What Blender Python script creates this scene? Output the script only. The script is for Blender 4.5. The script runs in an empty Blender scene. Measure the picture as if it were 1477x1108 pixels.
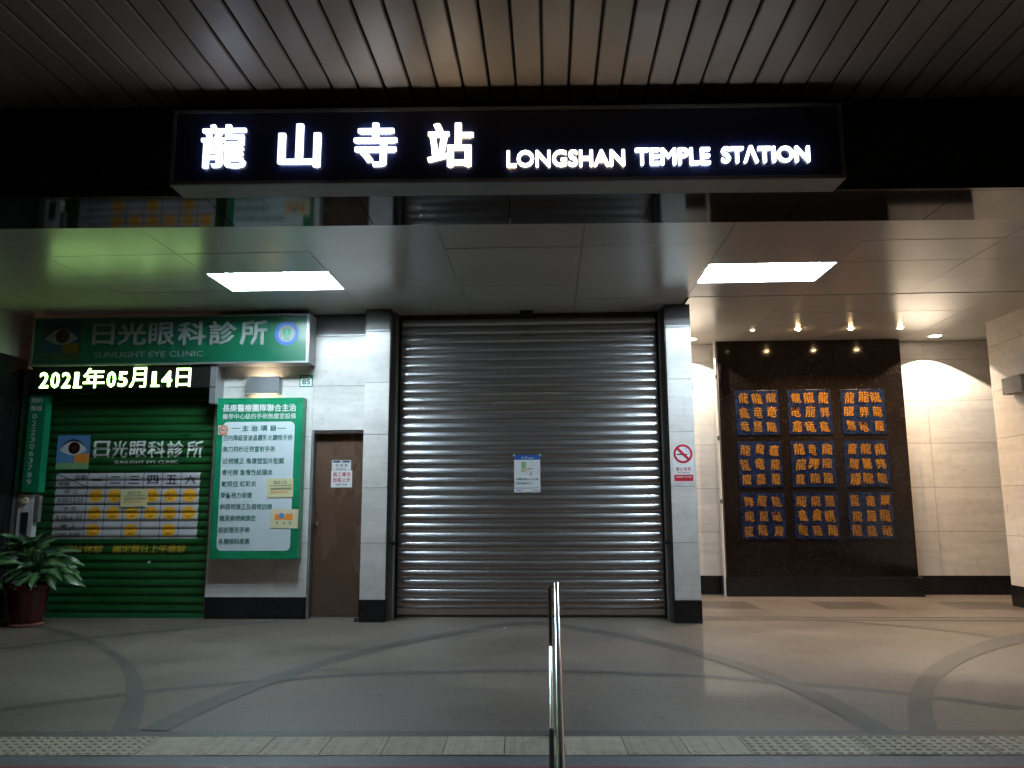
import bpy, bmesh, math, random
import numpy as np
from mathutils import Vector, Matrix
random.seed(7)
R = math.radians
SC = bpy.context.scene

# ------------------------------------------------------------------ camera, world, exposure
CAM_H, FPX = 1.35, 1110.0
PITCH, YAW, ROLL = R(8.766), R(-2.733), R(-0.247)
fw = np.array([math.sin(YAW)*math.cos(PITCH), math.cos(YAW)*math.cos(PITCH), math.sin(PITCH)])
_r = np.cross(fw, [0, 0, 1]); _r /= np.linalg.norm(_r); _u = np.cross(_r, fw)
cr = math.cos(ROLL)*_r + math.sin(ROLL)*_u
cu = -math.sin(ROLL)*_r + math.cos(ROLL)*_u
cam = bpy.data.cameras.new('camera'); camo = bpy.data.objects.new('camera', cam)
SC.collection.objects.link(camo)
cam.sensor_width = 36; cam.lens = 36*FPX/1477; cam.clip_start = 0.05; cam.clip_end = 300
M = Matrix(((cr[0], cu[0], -fw[0], 0), (cr[1], cu[1], -fw[1], 0), (cr[2], cu[2], -fw[2], CAM_H), (0, 0, 0, 1)))
camo.matrix_world = M
SC.camera = camo

world = bpy.data.worlds.new('World'); SC.world = world; world.use_nodes = True
wn = world.node_tree.nodes; bg = wn['Background']
bg.inputs[0].default_value = (1.0, 0.50, 0.27, 1); bg.inputs[1].default_value = 0.055   # faint city glow at night

SC.view_settings.view_transform = 'Standard'; SC.view_settings.look = 'None'
SC.view_settings.gamma = 1; SC.view_settings.exposure = 0.22
SC.view_settings.use_curve_mapping = False
try:
    SC.cycles.max_bounces = 8; SC.cycles.use_denoising = True
except Exception: pass

TUBE_E = 200.0; LETTER_E = 3.0; LED_E = 7.0
BIG_W, SPOT_W = 205.0, 130.0

# pixel of the photograph -> point on a real plane of the building
def ray(x, y): return fw + (x-738.5)/FPX*cr - (y-554)/FPX*cu
C0 = np.array([0, 0, CAM_H])
def onY(x, y, D): d = ray(x, y); return C0 + d*D/d[1]
def onZ(x, y, Z): d = ray(x, y); return C0 + d*(Z-CAM_H)/d[2]

# ------------------------------------------------------------------ helpers
def link(o): SC.collection.objects.link(o); return o
def tag(o, label=None, cat=None, group=None, kind=None):
    if label: o['label'] = label
    if cat: o['category'] = cat
    if group: o['group'] = group
    if kind: o['kind'] = kind
    return o
def thing(name, label, cat, loc=(0, 0, 0), rz=0, group=None, kind=None):
    o = link(bpy.data.objects.new(name, None)); o.location = loc; o.rotation_euler = (0, 0, rz)
    o.empty_display_size = 0.1
    return tag(o, label, cat, group, kind)

class MB:
    def __init__(s): s.v = []; s.f = []; s.sm = []
    def add(s, vs, fs, smooth=False):
        n = len(s.v); s.v += [tuple(v) for v in vs]
        for f in fs: s.f.append(tuple(i+n for i in f)); s.sm.append(smooth)
        return s
    def box(s, x0, x1, y0, y1, z0, z1):
        vs = [(x0, y0, z0), (x1, y0, z0), (x1, y1, z0), (x0, y1, z0), (x0, y0, z1), (x1, y0, z1), (x1, y1, z1), (x0, y1, z1)]
        return s.add(vs, [(0, 3, 2, 1), (4, 5, 6, 7), (0, 1, 5, 4), (1, 2, 6, 5), (2, 3, 7, 6), (3, 0, 4, 7)])
    def tube(s, p0, p1, r0, r1=None, n=16, cap=True):
        r1 = r0 if r1 is None else r1
        p0 = Vector(p0); p1 = Vector(p1); d = (p1-p0).normalized()
        a = d.orthogonal().normalized(); b = d.cross(a)
        vs = []
        for p, r in ((p0, r0), (p1, r1)):
            for i in range(n):
                t = 2*math.pi*i/n; vs.append(p + a*math.cos(t)*r + b*math.sin(t)*r)
        s.add(vs, [(i, (i+1) % n, n+(i+1) % n, n+i) for i in range(n)], True)
        if cap: s.add(vs, [tuple(range(n-1, -1, -1)), tuple(range(n, 2*n))])
        return s
    def lathe(s, prof, n=28, c=(0, 0, 0)):
        vs = []
        for r, z in prof:
            for i in range(n):
                t = 2*math.pi*i/n; vs.append((c[0]+r*math.cos(t), c[1]+r*math.sin(t), c[2]+z))
        fs = []
        for k in range(len(prof)-1):
            for i in range(n): fs.append((k*n+i, k*n+(i+1) % n, (k+1)*n+(i+1) % n, (k+1)*n+i))
        return s.add(vs, fs, True)
    def disc(s, cx, cz, y, rx, rz=None, n=28, a0=0, a1=2*math.pi):
        rz = rx if rz is None else rz
        vs = [(cx+rx*math.cos(a0+(a1-a0)*i/n), y, cz+rz*math.sin(a0+(a1-a0)*i/n)) for i in range(n)]
        return s.add(vs, [tuple(range(n))])
    def ring(s, cx, cz, y, r0, r1, n=40, a0=0, a1=2*math.pi, kx=1):
        vs = []
        for i in range(n+1):
            t = a0+(a1-a0)*i/n
            vs += [(cx+kx*r0*math.cos(t), y, cz+r0*math.sin(t)), (cx+kx*r1*math.cos(t), y, cz+r1*math.sin(t))]
        return s.add(vs, [(2*i, 2*i+1, 2*i+3, 2*i+2) for i in range(n)])
    def card(s, x0, x1, z0, z1, y, t=0.0015): return s.box(x0, x1, y-t, y, z0, z1)
    def mesh(s, name):
        m = bpy.data.meshes.new(name); m.from_pydata(s.v, [], s.f); m.update()
        m.polygons.foreach_set('use_smooth', s.sm)
        return m
    def build(s, name, mat, parent=None, bevel=0, loc=None):
        m = s.mesh(name)
        if bevel:
            bm = bmesh.new(); bm.from_mesh(m)
            bmesh.ops.remove_doubles(bm, verts=bm.verts, dist=1e-6)
            es = [e for e in bm.edges if len(e.link_faces) == 2 and e.calc_face_angle(0) > 0.6]
            bmesh.ops.bevel(bm, geom=es, offset=bevel, segments=2, affect='EDGES', profile=0.6)
            bm.to_mesh(m); bm.free()
        return inst(name, m, mat, parent, loc)
def inst(name, mesh, mat, parent=None, loc=None):
    if mat and not mesh.materials: mesh.materials.append(mat)
    o = link(bpy.data.objects.new(name, mesh))
    if loc: o.location = loc
    if parent: o.parent = parent
    return o

# text: a mesh standing in the XZ plane and facing -Y
_tc = bpy.data.curves.new('lettering_source', 'FONT'); _to = link(bpy.data.objects.new('lettering_source', _tc))
_cache = {}
def glyphs(txt, bold=0.0, res=2, spacing=1.0, bz=1.0):
    # heavier strokes come from overlapping copies a hair in front of each other
    k = (txt, bold, res, spacing, bz)
    if k not in _cache:
        _tc.body = txt; _tc.offset = 0; _tc.resolution_u = res; _tc.space_character = spacing
        bpy.context.view_layer.update()
        me = bpy.data.meshes.new_from_object(_to.evaluated_get(bpy.context.evaluated_depsgraph_get()))
        v = np.array([tuple(q.co) for q in me.vertices]); f = [tuple(p.vertices) for p in me.polygons]
        bpy.data.meshes.remove(me)
        n = 1 if bold < .004 else (4 if bold < .018 else 8)
        V, F = [], []
        for i in range(n):
            w = v.copy()
            if n > 1:
                a = 2*math.pi*(i+.5)/n; w[:, 0] += bold*math.cos(a); w[:, 1] += bold*bz*math.sin(a)
            w[:, 2] = i*0.00025
            F += [tuple(j+i*len(v) for j in q) for q in f]; V.append(w)
        _cache[k] = (np.vstack(V), F)
    return _cache[k]
def text(txt, x0, x1, z0, z1, y, mat, parent, name='lettering', bold=0.012, fit=True, thick=0, shear=0, res=2, spacing=1.0, mb=None, wob=0, bz=1.0):
    v, f = glyphs(txt, bold, res, spacing, bz)
    a, b = v.min(0), v.max(0)
    sx = (x1-x0)/(b[0]-a[0]); sz = (z1-z0)/(b[1]-a[1])
    ox = x0
    if not fit:
        sx = min(sx, sz) if fit is False else sx; ox = x0 + ((x1-x0)-(b[0]-a[0])*sx)/2 if fit is False else x0
    X = ox+(v[:, 0]-a[0])*sx; Z = z0+(v[:, 1]-a[1])*sz
    X = X+(Z-z0)*shear
    if wob:
        r = random.Random(wob); H = z1-z0; a1, a2, p1, p2 = r.uniform(-.07, .07)*H, r.uniform(-.07, .07)*H, r.uniform(0, 6), r.uniform(0, 6)
        X, Z = X+a1*np.sin((Z-z0)/H*5+p1), Z+a2*np.sin((X-x0)/H*5+p2)
    vs = [(X[i], y-v[i, 2], Z[i]) for i in range(len(v))]
    m = mb or MB(); m.add(vs, f)
    if thick:   # side walls back to the surface
        cnt = {}
        for p in f:
            for i in range(len(p)):
                e = (p[i], p[(i+1) % len(p)]); cnt[e] = 1
        n = len(vs); vv = vs+[(q[0], q[1]+thick, q[2]) for q in vs]
        m.add(vv, [(e[1], e[0], e[0]+n, e[1]+n) for e in cnt if (e[1], e[0]) not in cnt])
    if mb: return m
    return m.build(name, mat, parent)

# ------------------------------------------------------------------ materials
def nt(name):
    m = bpy.data.materials.new(name); m.use_nodes = True
    t = m.node_tree; return m, t, t.nodes['Principled BSDF']
def N(t, k, **kw):
    n = t.nodes.new(k)
    for a, b in kw.items(): setattr(n, a, b)
    return n
def pmat(name, col, rough=0.5, metal=0, var=0.12, scale=6, bump=0, bscale=120, spec=0.5, pervar=0, rvar=0.1, stretch=(1, 1, 1), coat=0, detail=6):
    m, t, p = nt(name)
    p.inputs['Metallic'].default_value = metal; p.inputs['Specular IOR Level'].default_value = spec
    p.inputs['Coat Weight'].default_value = coat; p.inputs['Coat Roughness'].default_value = 0.08
    tc = N(t, 'ShaderNodeTexCoord'); mp = N(t, 'ShaderNodeMapping'); mp.inputs['Scale'].default_value = stretch
    geo = N(t, 'ShaderNodeNewGeometry')
    t.links.new(geo.outputs['Position'], mp.inputs[0])
    no = N(t, 'ShaderNodeTexNoise'); no.inputs['Scale'].default_value = scale; no.inputs['Detail'].default_value = detail; no.inputs['Roughness'].default_value = 0.62
    t.links.new(mp.outputs[0], no.inputs['Vector'])
    cr_ = N(t, 'ShaderNodeMapRange'); cr_.inputs[1].default_value = 0.3; cr_.inputs[2].default_value = 0.7
    cr_.inputs[3].default_value = 1-var; cr_.inputs[4].default_value = 1+var
    t.links.new(no.outputs[0], cr_.inputs[0])
    last = cr_.outputs[0]
    if pervar:
        oi = N(t, 'ShaderNodeObjectInfo'); mr = N(t, 'ShaderNodeMapRange'); mr.inputs[3].default_value = 1-pervar; mr.inputs[4].default_value = 1+pervar
        t.links.new(oi.outputs['Random'], mr.inputs[0])
        mu = N(t, 'ShaderNodeMath', operation='MULTIPLY'); t.links.new(last, mu.inputs[0]); t.links.new(mr.outputs[0], mu.inputs[1]); last = mu.outputs[0]
    vm = N(t, 'ShaderNodeVectorMath', operation='SCALE'); vm.inputs[0].default_value = col; t.links.new(last, vm.inputs['Scale'])
    t.links.new(vm.outputs[0], p.inputs['Base Color'])
    rr = N(t, 'ShaderNodeMapRange'); rr.inputs[3].default_value = max(0.01, rough-rvar*rough); rr.inputs[4].default_value = rough+rvar*rough*2
    rr.inputs[1].default_value = 0.3; rr.inputs[2].default_value = 0.7
    t.links.new(no.outputs[0], rr.inputs[0]); t.links.new(rr.outputs[0], p.inputs['Roughness'])
    if bump:
        n2 = N(t, 'ShaderNodeTexNoise'); n2.inputs['Scale'].default_value = bscale; n2.inputs['Detail'].default_value = 3
        t.links.new(mp.outputs[0], n2.inputs['Vector'])
        bu = N(t, 'ShaderNodeBump'); bu.inputs['Strength'].default_value = bump; bu.inputs['Distance'].default_value = 0.004
        t.links.new(n2.outputs[0], bu.inputs['Height']); t.links.new(bu.outputs[0], p.inputs['Normal'])
    return m
def emat(name, col, s):
    m, t, p = nt(name)
    p.inputs['Base Color'].default_value = (*[min(1, c) for c in col], 1); p.inputs['Emission Color'].default_value = (*col, 1); p.inputs['Emission Strength'].default_value = s
    return m
def speckle(name, c1, c2, scale, thr, rough, spec=0.5, bump=0, big=0.1, c3=None):
    m, t, p = nt(name)
    geo = N(t, 'ShaderNodeNewGeometry')
    vo = N(t, 'ShaderNodeTexVoronoi'); vo.inputs['Scale'].default_value = scale; t.links.new(geo.outputs['Position'], vo.inputs['Vector'])
    sep = N(t, 'ShaderNodeSeparateColor'); t.links.new(vo.outputs['Color'], sep.inputs[0])
    cr_ = N(t, 'ShaderNodeValToRGB'); e = cr_.color_ramp.elements
    e[0].position = thr-0.02; e[0].color = (*c1, 1); e[1].position = thr+0.02; e[1].color = (*c2, 1)
    if c3: q = cr_.color_ramp.elements.new(0.12); q.color = (*c1, 1); e[0].position = 0.08; e[0].color = (*c3, 1); r = cr_.color_ramp.elements.new(thr-0.02); r.color = (*c1, 1)
    t.links.new(sep.outputs[0], cr_.inputs[0])
    no = N(t, 'ShaderNodeTexNoise'); no.inputs['Scale'].default_value = 1.1; no.inputs['Detail'].default_value = 7; no.inputs['Roughness'].default_value = 0.65
    t.links.new(geo.outputs['Position'], no.inputs['Vector'])
    mr = N(t, 'ShaderNodeMapRange'); mr.inputs[1].default_value = 0.3; mr.inputs[2].default_value = 0.7; mr.inputs[3].default_value = 1-big; mr.inputs[4].default_value = 1+big
    t.links.new(no.outputs[0], mr.inputs[0])
    vm = N(t, 'ShaderNodeVectorMath', operation='SCALE'); t.links.new(cr_.outputs[0], vm.inputs[0]); t.links.new(mr.outputs[0], vm.inputs['Scale'])
    t.links.new(vm.outputs[0], p.inputs['Base Color'])
    r2 = N(t, 'ShaderNodeMapRange'); r2.inputs[1].default_value = 0.3; r2.inputs[2].default_value = 0.7; r2.inputs[3].default_value = rough*0.85; r2.inputs[4].default_value = rough*1.2
    t.links.new(no.outputs[0], r2.inputs[0]); t.links.new(r2.outputs[0], p.inputs['Roughness'])
    p.inputs['Specular IOR Level'].default_value = spec
    if bump:
        bu = N(t, 'ShaderNodeBump'); bu.inputs['Strength'].default_value = bump; bu.inputs['Distance'].default_value = 0.002
        t.links.new(sep.outputs[1], bu.inputs['Height']); t.links.new(bu.outputs[0], p.inputs['Normal'])
    return m

def stone_mat(name, col, rough=0.32):
    # pale polished limestone tile: cloudy beds, fine veins and a few small dark pits, different on each tile
    m, t, p = nt(name)
    geo = N(t, 'ShaderNodeNewGeometry'); oi = N(t, 'ShaderNodeObjectInfo')
    off = N(t, 'ShaderNodeVectorMath', operation='SCALE'); off.inputs[0].default_value = (7, 3, 5); t.links.new(oi.outputs['Random'], off.inputs['Scale'])
    ad = N(t, 'ShaderNodeVectorMath', operation='ADD'); t.links.new(geo.outputs['Position'], ad.inputs[0]); t.links.new(off.outputs[0], ad.inputs[1])
    mp = N(t, 'ShaderNodeMapping'); mp.inputs['Scale'].default_value = (0.6, 0.6, 4.0); t.links.new(ad.outputs[0], mp.inputs[0])
    n1 = N(t, 'ShaderNodeTexNoise'); n1.inputs['Scale'].default_value = 1.6; n1.inputs['Detail'].default_value = 8; n1.inputs['Roughness'].default_value = 0.7; n1.inputs['Distortion'].default_value = 0.6
    t.links.new(mp.outputs[0], n1.inputs['Vector'])
    n2 = N(t, 'ShaderNodeTexNoise'); n2.inputs['Scale'].default_value = 11; n2.inputs['Detail'].default_value = 5; t.links.new(ad.outputs[0], n2.inputs['Vector'])
    n3 = N(t, 'ShaderNodeTexNoise'); n3.inputs['Scale'].default_value = 26; n3.inputs['Detail'].default_value = 2; t.links.new(ad.outputs[0], n3.inputs['Vector'])
    a = N(t, 'ShaderNodeMapRange'); a.inputs[1].default_value = 0.35; a.inputs[2].default_value = 0.68; a.inputs[3].default_value = 0.84; a.inputs[4].default_value = 1.06; t.links.new(n1.outputs[0], a.inputs[0])
    b = N(t, 'ShaderNodeMapRange'); b.inputs[1].default_value = 0.3; b.inputs[2].default_value = 0.7; b.inputs[3].default_value = 0.95; b.inputs[4].default_value = 1.04; t.links.new(n2.outputs[0], b.inputs[0])
    c = N(t, 'ShaderNodeMapRange'); c.inputs[1].default_value = 0.76; c.inputs[2].default_value = 0.80; c.inputs[3].default_value = 1; c.inputs[4].default_value = 0.55; t.links.new(n3.outputs[0], c.inputs[0])
    d = N(t, 'ShaderNodeMapRange'); d.inputs[3].default_value = 0.94; d.inputs[4].default_value = 1.04; t.links.new(oi.outputs['Random'], d.inputs[0])
    last = a.outputs[0]
    for q in (b, c, d):
        mu = N(t, 'ShaderNodeMath', operation='MULTIPLY'); t.links.new(last, mu.inputs[0]); t.links.new(q.outputs[0], mu.inputs[1]); last = mu.outputs[0]
    vm = N(t, 'ShaderNodeVectorMath', operation='SCALE'); vm.inputs[0].default_value = col; t.links.new(last, vm.inputs['Scale'])
    t.links.new(vm.outputs[0], p.inputs['Base Color'])
    rr = N(t, 'ShaderNodeMapRange'); rr.inputs[1].default_value = 0.3; rr.inputs[2].default_value = 0.7; rr.inputs[3].default_value = rough*0.8; rr.inputs[4].default_value = rough*1.3
    t.links.new(n2.outputs[0], rr.inputs[0]); t.links.new(rr.outputs[0], p.inputs['Roughness'])
    return m

def leaf_mat(name, dark, pale):
    m, t, p = nt(name)
    uv = N(t, 'ShaderNodeUVMap'); sp = N(t, 'ShaderNodeSeparateXYZ'); t.links.new(uv.outputs[0], sp.inputs[0])
    s1 = N(t, 'ShaderNodeMath', operation='SUBTRACT'); t.links.new(sp.outputs[1], s1.inputs[0]); s1.inputs[1].default_value = 0.5
    s2 = N(t, 'ShaderNodeMath', operation='ABSOLUTE'); t.links.new(s1.outputs[0], s2.inputs[0])
    mp = N(t, 'ShaderNodeMapping'); mp.inputs['Scale'].default_value = (9, 3, 1); t.links.new(uv.outputs[0], mp.inputs[0])
    no = N(t, 'ShaderNodeTexNoise'); no.inputs['Scale'].default_value = 1.6; no.inputs['Detail'].default_value = 4; t.links.new(mp.outputs[0], no.inputs['Vector'])
    s3 = N(t, 'ShaderNodeMath', operation='MULTIPLY_ADD'); t.links.new(no.outputs[0], s3.inputs[0]); s3.inputs[1].default_value = 0.7; t.links.new(s2.outputs[0], s3.inputs[2])
    cr_ = N(t, 'ShaderNodeValToRGB'); e = cr_.color_ramp.elements; e[0].position = 0.42; e[0].color = (*pale, 1); e[1].position = 0.66; e[1].color = (*dark, 1)
    t.links.new(s3.outputs[0], cr_.inputs[0]); t.links.new(cr_.outputs[0], p.inputs['Base Color'])
    p.inputs['Roughness'].default_value = 0.38
    return m

def steel_mat():
    # rolled stainless: each slat a little brighter, duller or bluer than its neighbour, faint grain along it
    m, t, p = nt('brushed_steel_slat')
    oi = N(t, 'ShaderNodeObjectInfo'); cr_ = N(t, 'ShaderNodeValToRGB'); e = cr_.color_ramp.elements
    e[0].color = (0.50, 0.51, 0.53, 1); e[1].color = (0.63, 0.63, 0.64, 1); t.links.new(oi.outputs['Random'], cr_.inputs[0])
    t.links.new(cr_.outputs[0], p.inputs['Base Color']); p.inputs['Metallic'].default_value = 1
    mr = N(t, 'ShaderNodeMapRange'); mr.inputs[3].default_value = 0.31; mr.inputs[4].default_value = 0.24; t.links.new(oi.outputs['Random'], mr.inputs[0])
    t.links.new(mr.outputs[0], p.inputs['Roughness'])
    return m

MT = {}
MT['stone'] = stone_mat('pale_limestone', (0.69, 0.66, 0.63))
MT['grout'] = pmat('dark_grout', (0.09, 0.085, 0.08), 0.9)
MT['brown_stone'] = pmat('brown_stone_band', (0.034, 0.023, 0.019), 0.42, var=0.3, scale=9)
MT['black_granite'] = speckle('black_granite', (0.006, 0.006, 0.008), (0.06, 0.05, 0.045), 230, 0.95, 0.10, 0.5)
MT['panel_granite'] = speckle('speckled_dark_granite', (0.011, 0.008, 0.007), (0.10, 0.07, 0.05), 110, 0.982, 0.09, 0.26, big=0.3)
MT['plinth'] = speckle('black_skirting_granite', (0.007, 0.007, 0.009), (0.05, 0.05, 0.05), 230, 0.94, 0.22, 0.4)
MT['mirror_granite'] = speckle('polished_black_granite_underside', (0.008, 0.007, 0.007), (0.035, 0.03, 0.03), 260, 0.9, 0.05, 0.55, big=0.2)
MT['soffit'] = pmat('painted_ceiling_panel', (0.39, 0.37, 0.34), 0.24, var=0.05, scale=1.2, rvar=0.05, detail=2, spec=0.6, pervar=0.03)
MT['plank'] = pmat('enamelled_ceiling_plank', (0.31, 0.25, 0.205), 0.42, var=0.07, scale=2, rvar=0.06, detail=2, spec=0.5, pervar=0.05, stretch=(1, .3, 1))
MT['dark'] = pmat('black_void_paint', (0.012, 0.012, 0.012), 0.8)
MT['floor'] = speckle('washed_aggregate_floor', (0.138, 0.104, 0.080), (0.200, 0.157, 0.124), 240, 0.72, 0.48, 0.4, bump=0.2, big=0.24, c3=(0.065, 0.057, 0.052))
MT['band'] = speckle('dark_aggregate_band', (0.066, 0.059, 0.054), (0.092, 0.083, 0.076), 210, 0.78, 0.5, 0.35, bump=0.25, big=0.12)
MT['bay_tile'] = speckle('beige_floor_stone', (0.135, 0.113, 0.098), (0.18, 0.153, 0.134), 190, 0.7, 0.38, 0.4, big=0.12)
MT['bay_tile_dark'] = speckle('grey_floor_stone', (0.080, 0.070, 0.062), (0.105, 0.092, 0.082), 190, 0.7, 0.38, 0.4, big=0.12)
MT['gum'] = pmat('trodden_stain', (0.075, 0.066, 0.06), 0.6)
MT['border'] = speckle('grey_blue_granite_edge', (0.09, 0.095, 0.11), (0.16, 0.165, 0.18), 240, 0.7, 0.5, 0.35, big=0.1)
MT['tactile'] = pmat('worn_tactile_paver', (0.36, 0.315, 0.235), 0.6, var=0.22, scale=14, pervar=0.12)
MT['step'] = speckle('step_granite', (0.10, 0.1, 0.11), (0.16, 0.16, 0.17), 200, 0.7, 0.6, 0.3)
MT['red'] = pmat('red_nosing', (0.22, 0.02, 0.025), 0.5)
MT['asphalt'] = speckle('street_paving', (0.06, 0.06, 0.06), (0.1, 0.1, 0.1), 160, 0.6, 0.8, 0.3)
MT['steel'] = steel_mat()
MT['chrome'] = pmat('polished_stainless_tube', (0.72, 0.73, 0.75), 0.12, metal=1, var=0.05, rvar=0.2)
MT['alu'] = pmat('grey_aluminium', (0.30, 0.31, 0.32), 0.4, metal=0.6, var=0.1)
MT['frame_metal'] = pmat('dull_sign_frame', (0.16, 0.16, 0.16), 0.38, metal=0.7, var=0.15)
MT['signbox'] = pmat('grey_sign_casing', (0.30, 0.30, 0.29), 0.42, var=0.12, scale=5)
MT['bronze'] = pmat('bronze_jamb', (0.055, 0.045, 0.04), 0.35, metal=0.5, var=0.15)
MT['jamb_grey'] = pmat('grey_jamb_stone', (0.16, 0.155, 0.145), 0.5, var=0.15)
MT['rail'] = pmat('black_guide_rail', (0.02, 0.018, 0.017), 0.4, metal=0.6)
MT['navy'] = pmat('navy_sign_face', (0.005, 0.008, 0.035), 0.22, var=0.05)
MT['letter'] = emat('lit_cool_letter', (0.84, 0.90, 1.0), LETTER_E*.62)
MT['letter_warm'] = emat('lit_warm_letter', (1.0, 0.90, 0.74), LETTER_E*1.15)
MT['letter_mid'] = emat('lit_white_letter', (0.93, 0.96, 1.0), LETTER_E)
MT['tube'] = emat('fluorescent_tube', (0.72, 0.89, 1.0), TUBE_E)
MT['reflector'] = pmat('white_light_reflector', (0.55, 0.55, 0.55), 0.3, var=0.03)
MT['halogen'] = emat('halogen_bulb', (1.0, 0.66, 0.34), 170)
MT['halogen_dim'] = emat('dim_halogen_bulb', (1.0, 0.66, 0.34), 5)
MT['bigbulb'] = emat('white_downlight_lens', (1.0, 0.86, 0.68), 14)
MT['warm_tube'] = emat('warm_wall_lamp_bulb', (1.0, 0.80, 0.55), 26)
MT['rim'] = pmat('downlight_rim', (0.55, 0.52, 0.48), 0.35, var=0.05)
MT['white_plastic'] = pmat('white_plastic', (0.62, 0.62, 0.60), 0.4, var=0.06)
MT['door'] = pmat('brown_door_laminate', (0.085, 0.050, 0.033), 0.25, var=0.10, scale=2, detail=2, rvar=0.12, stretch=(2.0, 1, 0.6))
MT['brass'] = pmat('brass', (0.75, 0.52, 0.12), 0.25, metal=1)
MT['green'] = pmat('green_sign_plastic', (0.004, 0.19, 0.085), 0.32, var=0.06, scale=3)
MT['green_shaded'] = pmat('shaded_green_sign_film', (0.003, 0.080, 0.038), 0.3, var=0.12, scale=3)  # this and the next four: shade over the clinic sign put into the colour
MT['shaded_text'] = pmat('shaded_white_sign_letter', (0.19, 0.205, 0.20), 0.45, var=0.2, scale=20)
MT['shaded_blue'] = pmat('shaded_blue_film', (0.012, 0.035, 0.085), 0.4)
MT['aged_yellow'] = pmat('shaded_yellow_film', (0.12, 0.075, 0.01), 0.4)
MT['shaded_green2'] = pmat('shaded_leaf_green_film', (0.03, 0.07, 0.02), 0.4)
MT['green_dark'] = pmat('dark_green_sign_side', (0.003, 0.10, 0.035), 0.4, var=0.1)
MT['green_shutter'] = pmat('green_enamelled_slat', (0.005, 0.062, 0.013), 0.33, var=0.2, scale=3.5, rvar=0.3, stretch=(1, 1, 5))
MT['paleblue'] = pmat('pale_board_face', (0.60, 0.69, 0.72), 0.35, var=0.03)
MT['teal_text'] = pmat('teal_print', (0.03, 0.15, 0.12), 0.5, var=0.05)
MT['white_text'] = pmat('white_vinyl_letter', (0.66, 0.68, 0.67), 0.4, var=0.03)
MT['grey_text'] = pmat('aged_white_letter', (0.42, 0.44, 0.42), 0.45, var=0.15, scale=30)
MT['black_print'] = pmat('black_print', (0.012, 0.012, 0.016), 0.6)
MT['navy_print'] = pmat('navy_print', (0.02, 0.04, 0.12), 0.5)
MT['blue_print'] = pmat('blue_print', (0.015, 0.085, 0.35), 0.45)
MT['sky_print'] = pmat('sky_blue_print', (0.10, 0.26, 0.55), 0.45)
MT['red_print'] = pmat('red_print', (0.45, 0.015, 0.025), 0.45)
MT['orange_print'] = pmat('orange_print', (0.75, 0.25, 0.03), 0.5)
MT['yellow_print'] = pmat('faded_yellow_print', (0.42, 0.27, 0.02), 0.5, var=0.35, scale=30)
MT['smile'] = pmat('orange_yellow_smiley', (0.72, 0.36, 0.02), 0.45, var=0.15, scale=20)
MT['white_paper'] = pmat('white_paper', (0.72, 0.74, 0.75), 0.5, var=0.03)
MT['sheet'] = pmat('printed_white_sheet', (0.42, 0.42, 0.45), 0.42, var=0.1, scale=7)
MT['yellow_paper'] = pmat('pale_yellow_paper', (0.66, 0.62, 0.34), 0.6, var=0.04)
MT['cream_paper'] = pmat('cream_paper', (0.68, 0.60, 0.40), 0.6, var=0.04)
MT['map_green'] = pmat('map_green', (0.22, 0.42, 0.2), 0.5)
MT['map_tan'] = pmat('map_tan', (0.55, 0.42, 0.25), 0.5)
MT['map_grey'] = pmat('map_grey', (0.45, 0.47, 0.47), 0.5)
MT['led_case'] = pmat('led_black_case', (0.012, 0.012, 0.011), 0.35)
MT['led'] = emat('led_glow', (0.58, 1.0, 0.32), LED_E)
MT['plaque'] = pmat('blue_enamel_plaque', (0.005, 0.012, 0.042), 0.26, var=0.25, scale=9)
MT['gold'] = pmat('gilded_character', (0.42, 0.185, 0.02), 0.36, metal=0.35, var=0.2, scale=40)
MT['pot'] = pmat('dark_red_glazed_pot', (0.065, 0.005, 0.009), 0.2, var=0.25, scale=12, spec=0.6)
MT['terracotta'] = pmat('worn_pot_foot', (0.20, 0.075, 0.05), 0.7, var=0.3, scale=30)
MT['soil'] = pmat('potting_soil', (0.03, 0.022, 0.016), 0.95, bump=0.6, bscale=60)
MT['leaf'] = leaf_mat('variegated_leaf', (0.018, 0.07, 0.022), (0.125, 0.22, 0.085))
MT['leaf2'] = leaf_mat('dark_variegated_leaf', (0.018, 0.075, 0.035), (0.045, 0.12, 0.06))
MT['stem'] = pmat('leaf_stalk', (0.05, 0.12, 0.04), 0.5)
MT['dark_glass'] = pmat('dark_shop_glass', (0.01, 0.012, 0.012), 0.12, var=0.3)
MT['rubber'] = pmat('black_rubber', (0.015, 0.015, 0.015), 0.6)
MT['pink'] = pmat('pink_print', (0.62, 0.42, 0.36), 0.5)

# ------------------------------------------------------------------ fixed dimensions (metres)
ZC, ZB, ZP, ZM = 3.69, 3.76, 3.665, 3.115     # soffit, bay ceiling, plank ceiling, underside of the beam
YP, YW, YS = 9.05, 9.28, 9.44           # pillar face, clinic wall face, shutter plane
YB = 11.83                              # back wall of the bay
XS = 5.99                               # side wall on the right
XL = -6.56                              # side wall on the left
ROWS = [0.25, 0.89, 1.53, 2.16, 2.785, 3.41]
BA = onZ(0, 285, ZM); BB = onZ(1477, 270, ZM)
bdir = (BB-BA)/np.linalg.norm(BB-BA); BANG = math.atan2(bdir[1], bdir[0])

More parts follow.
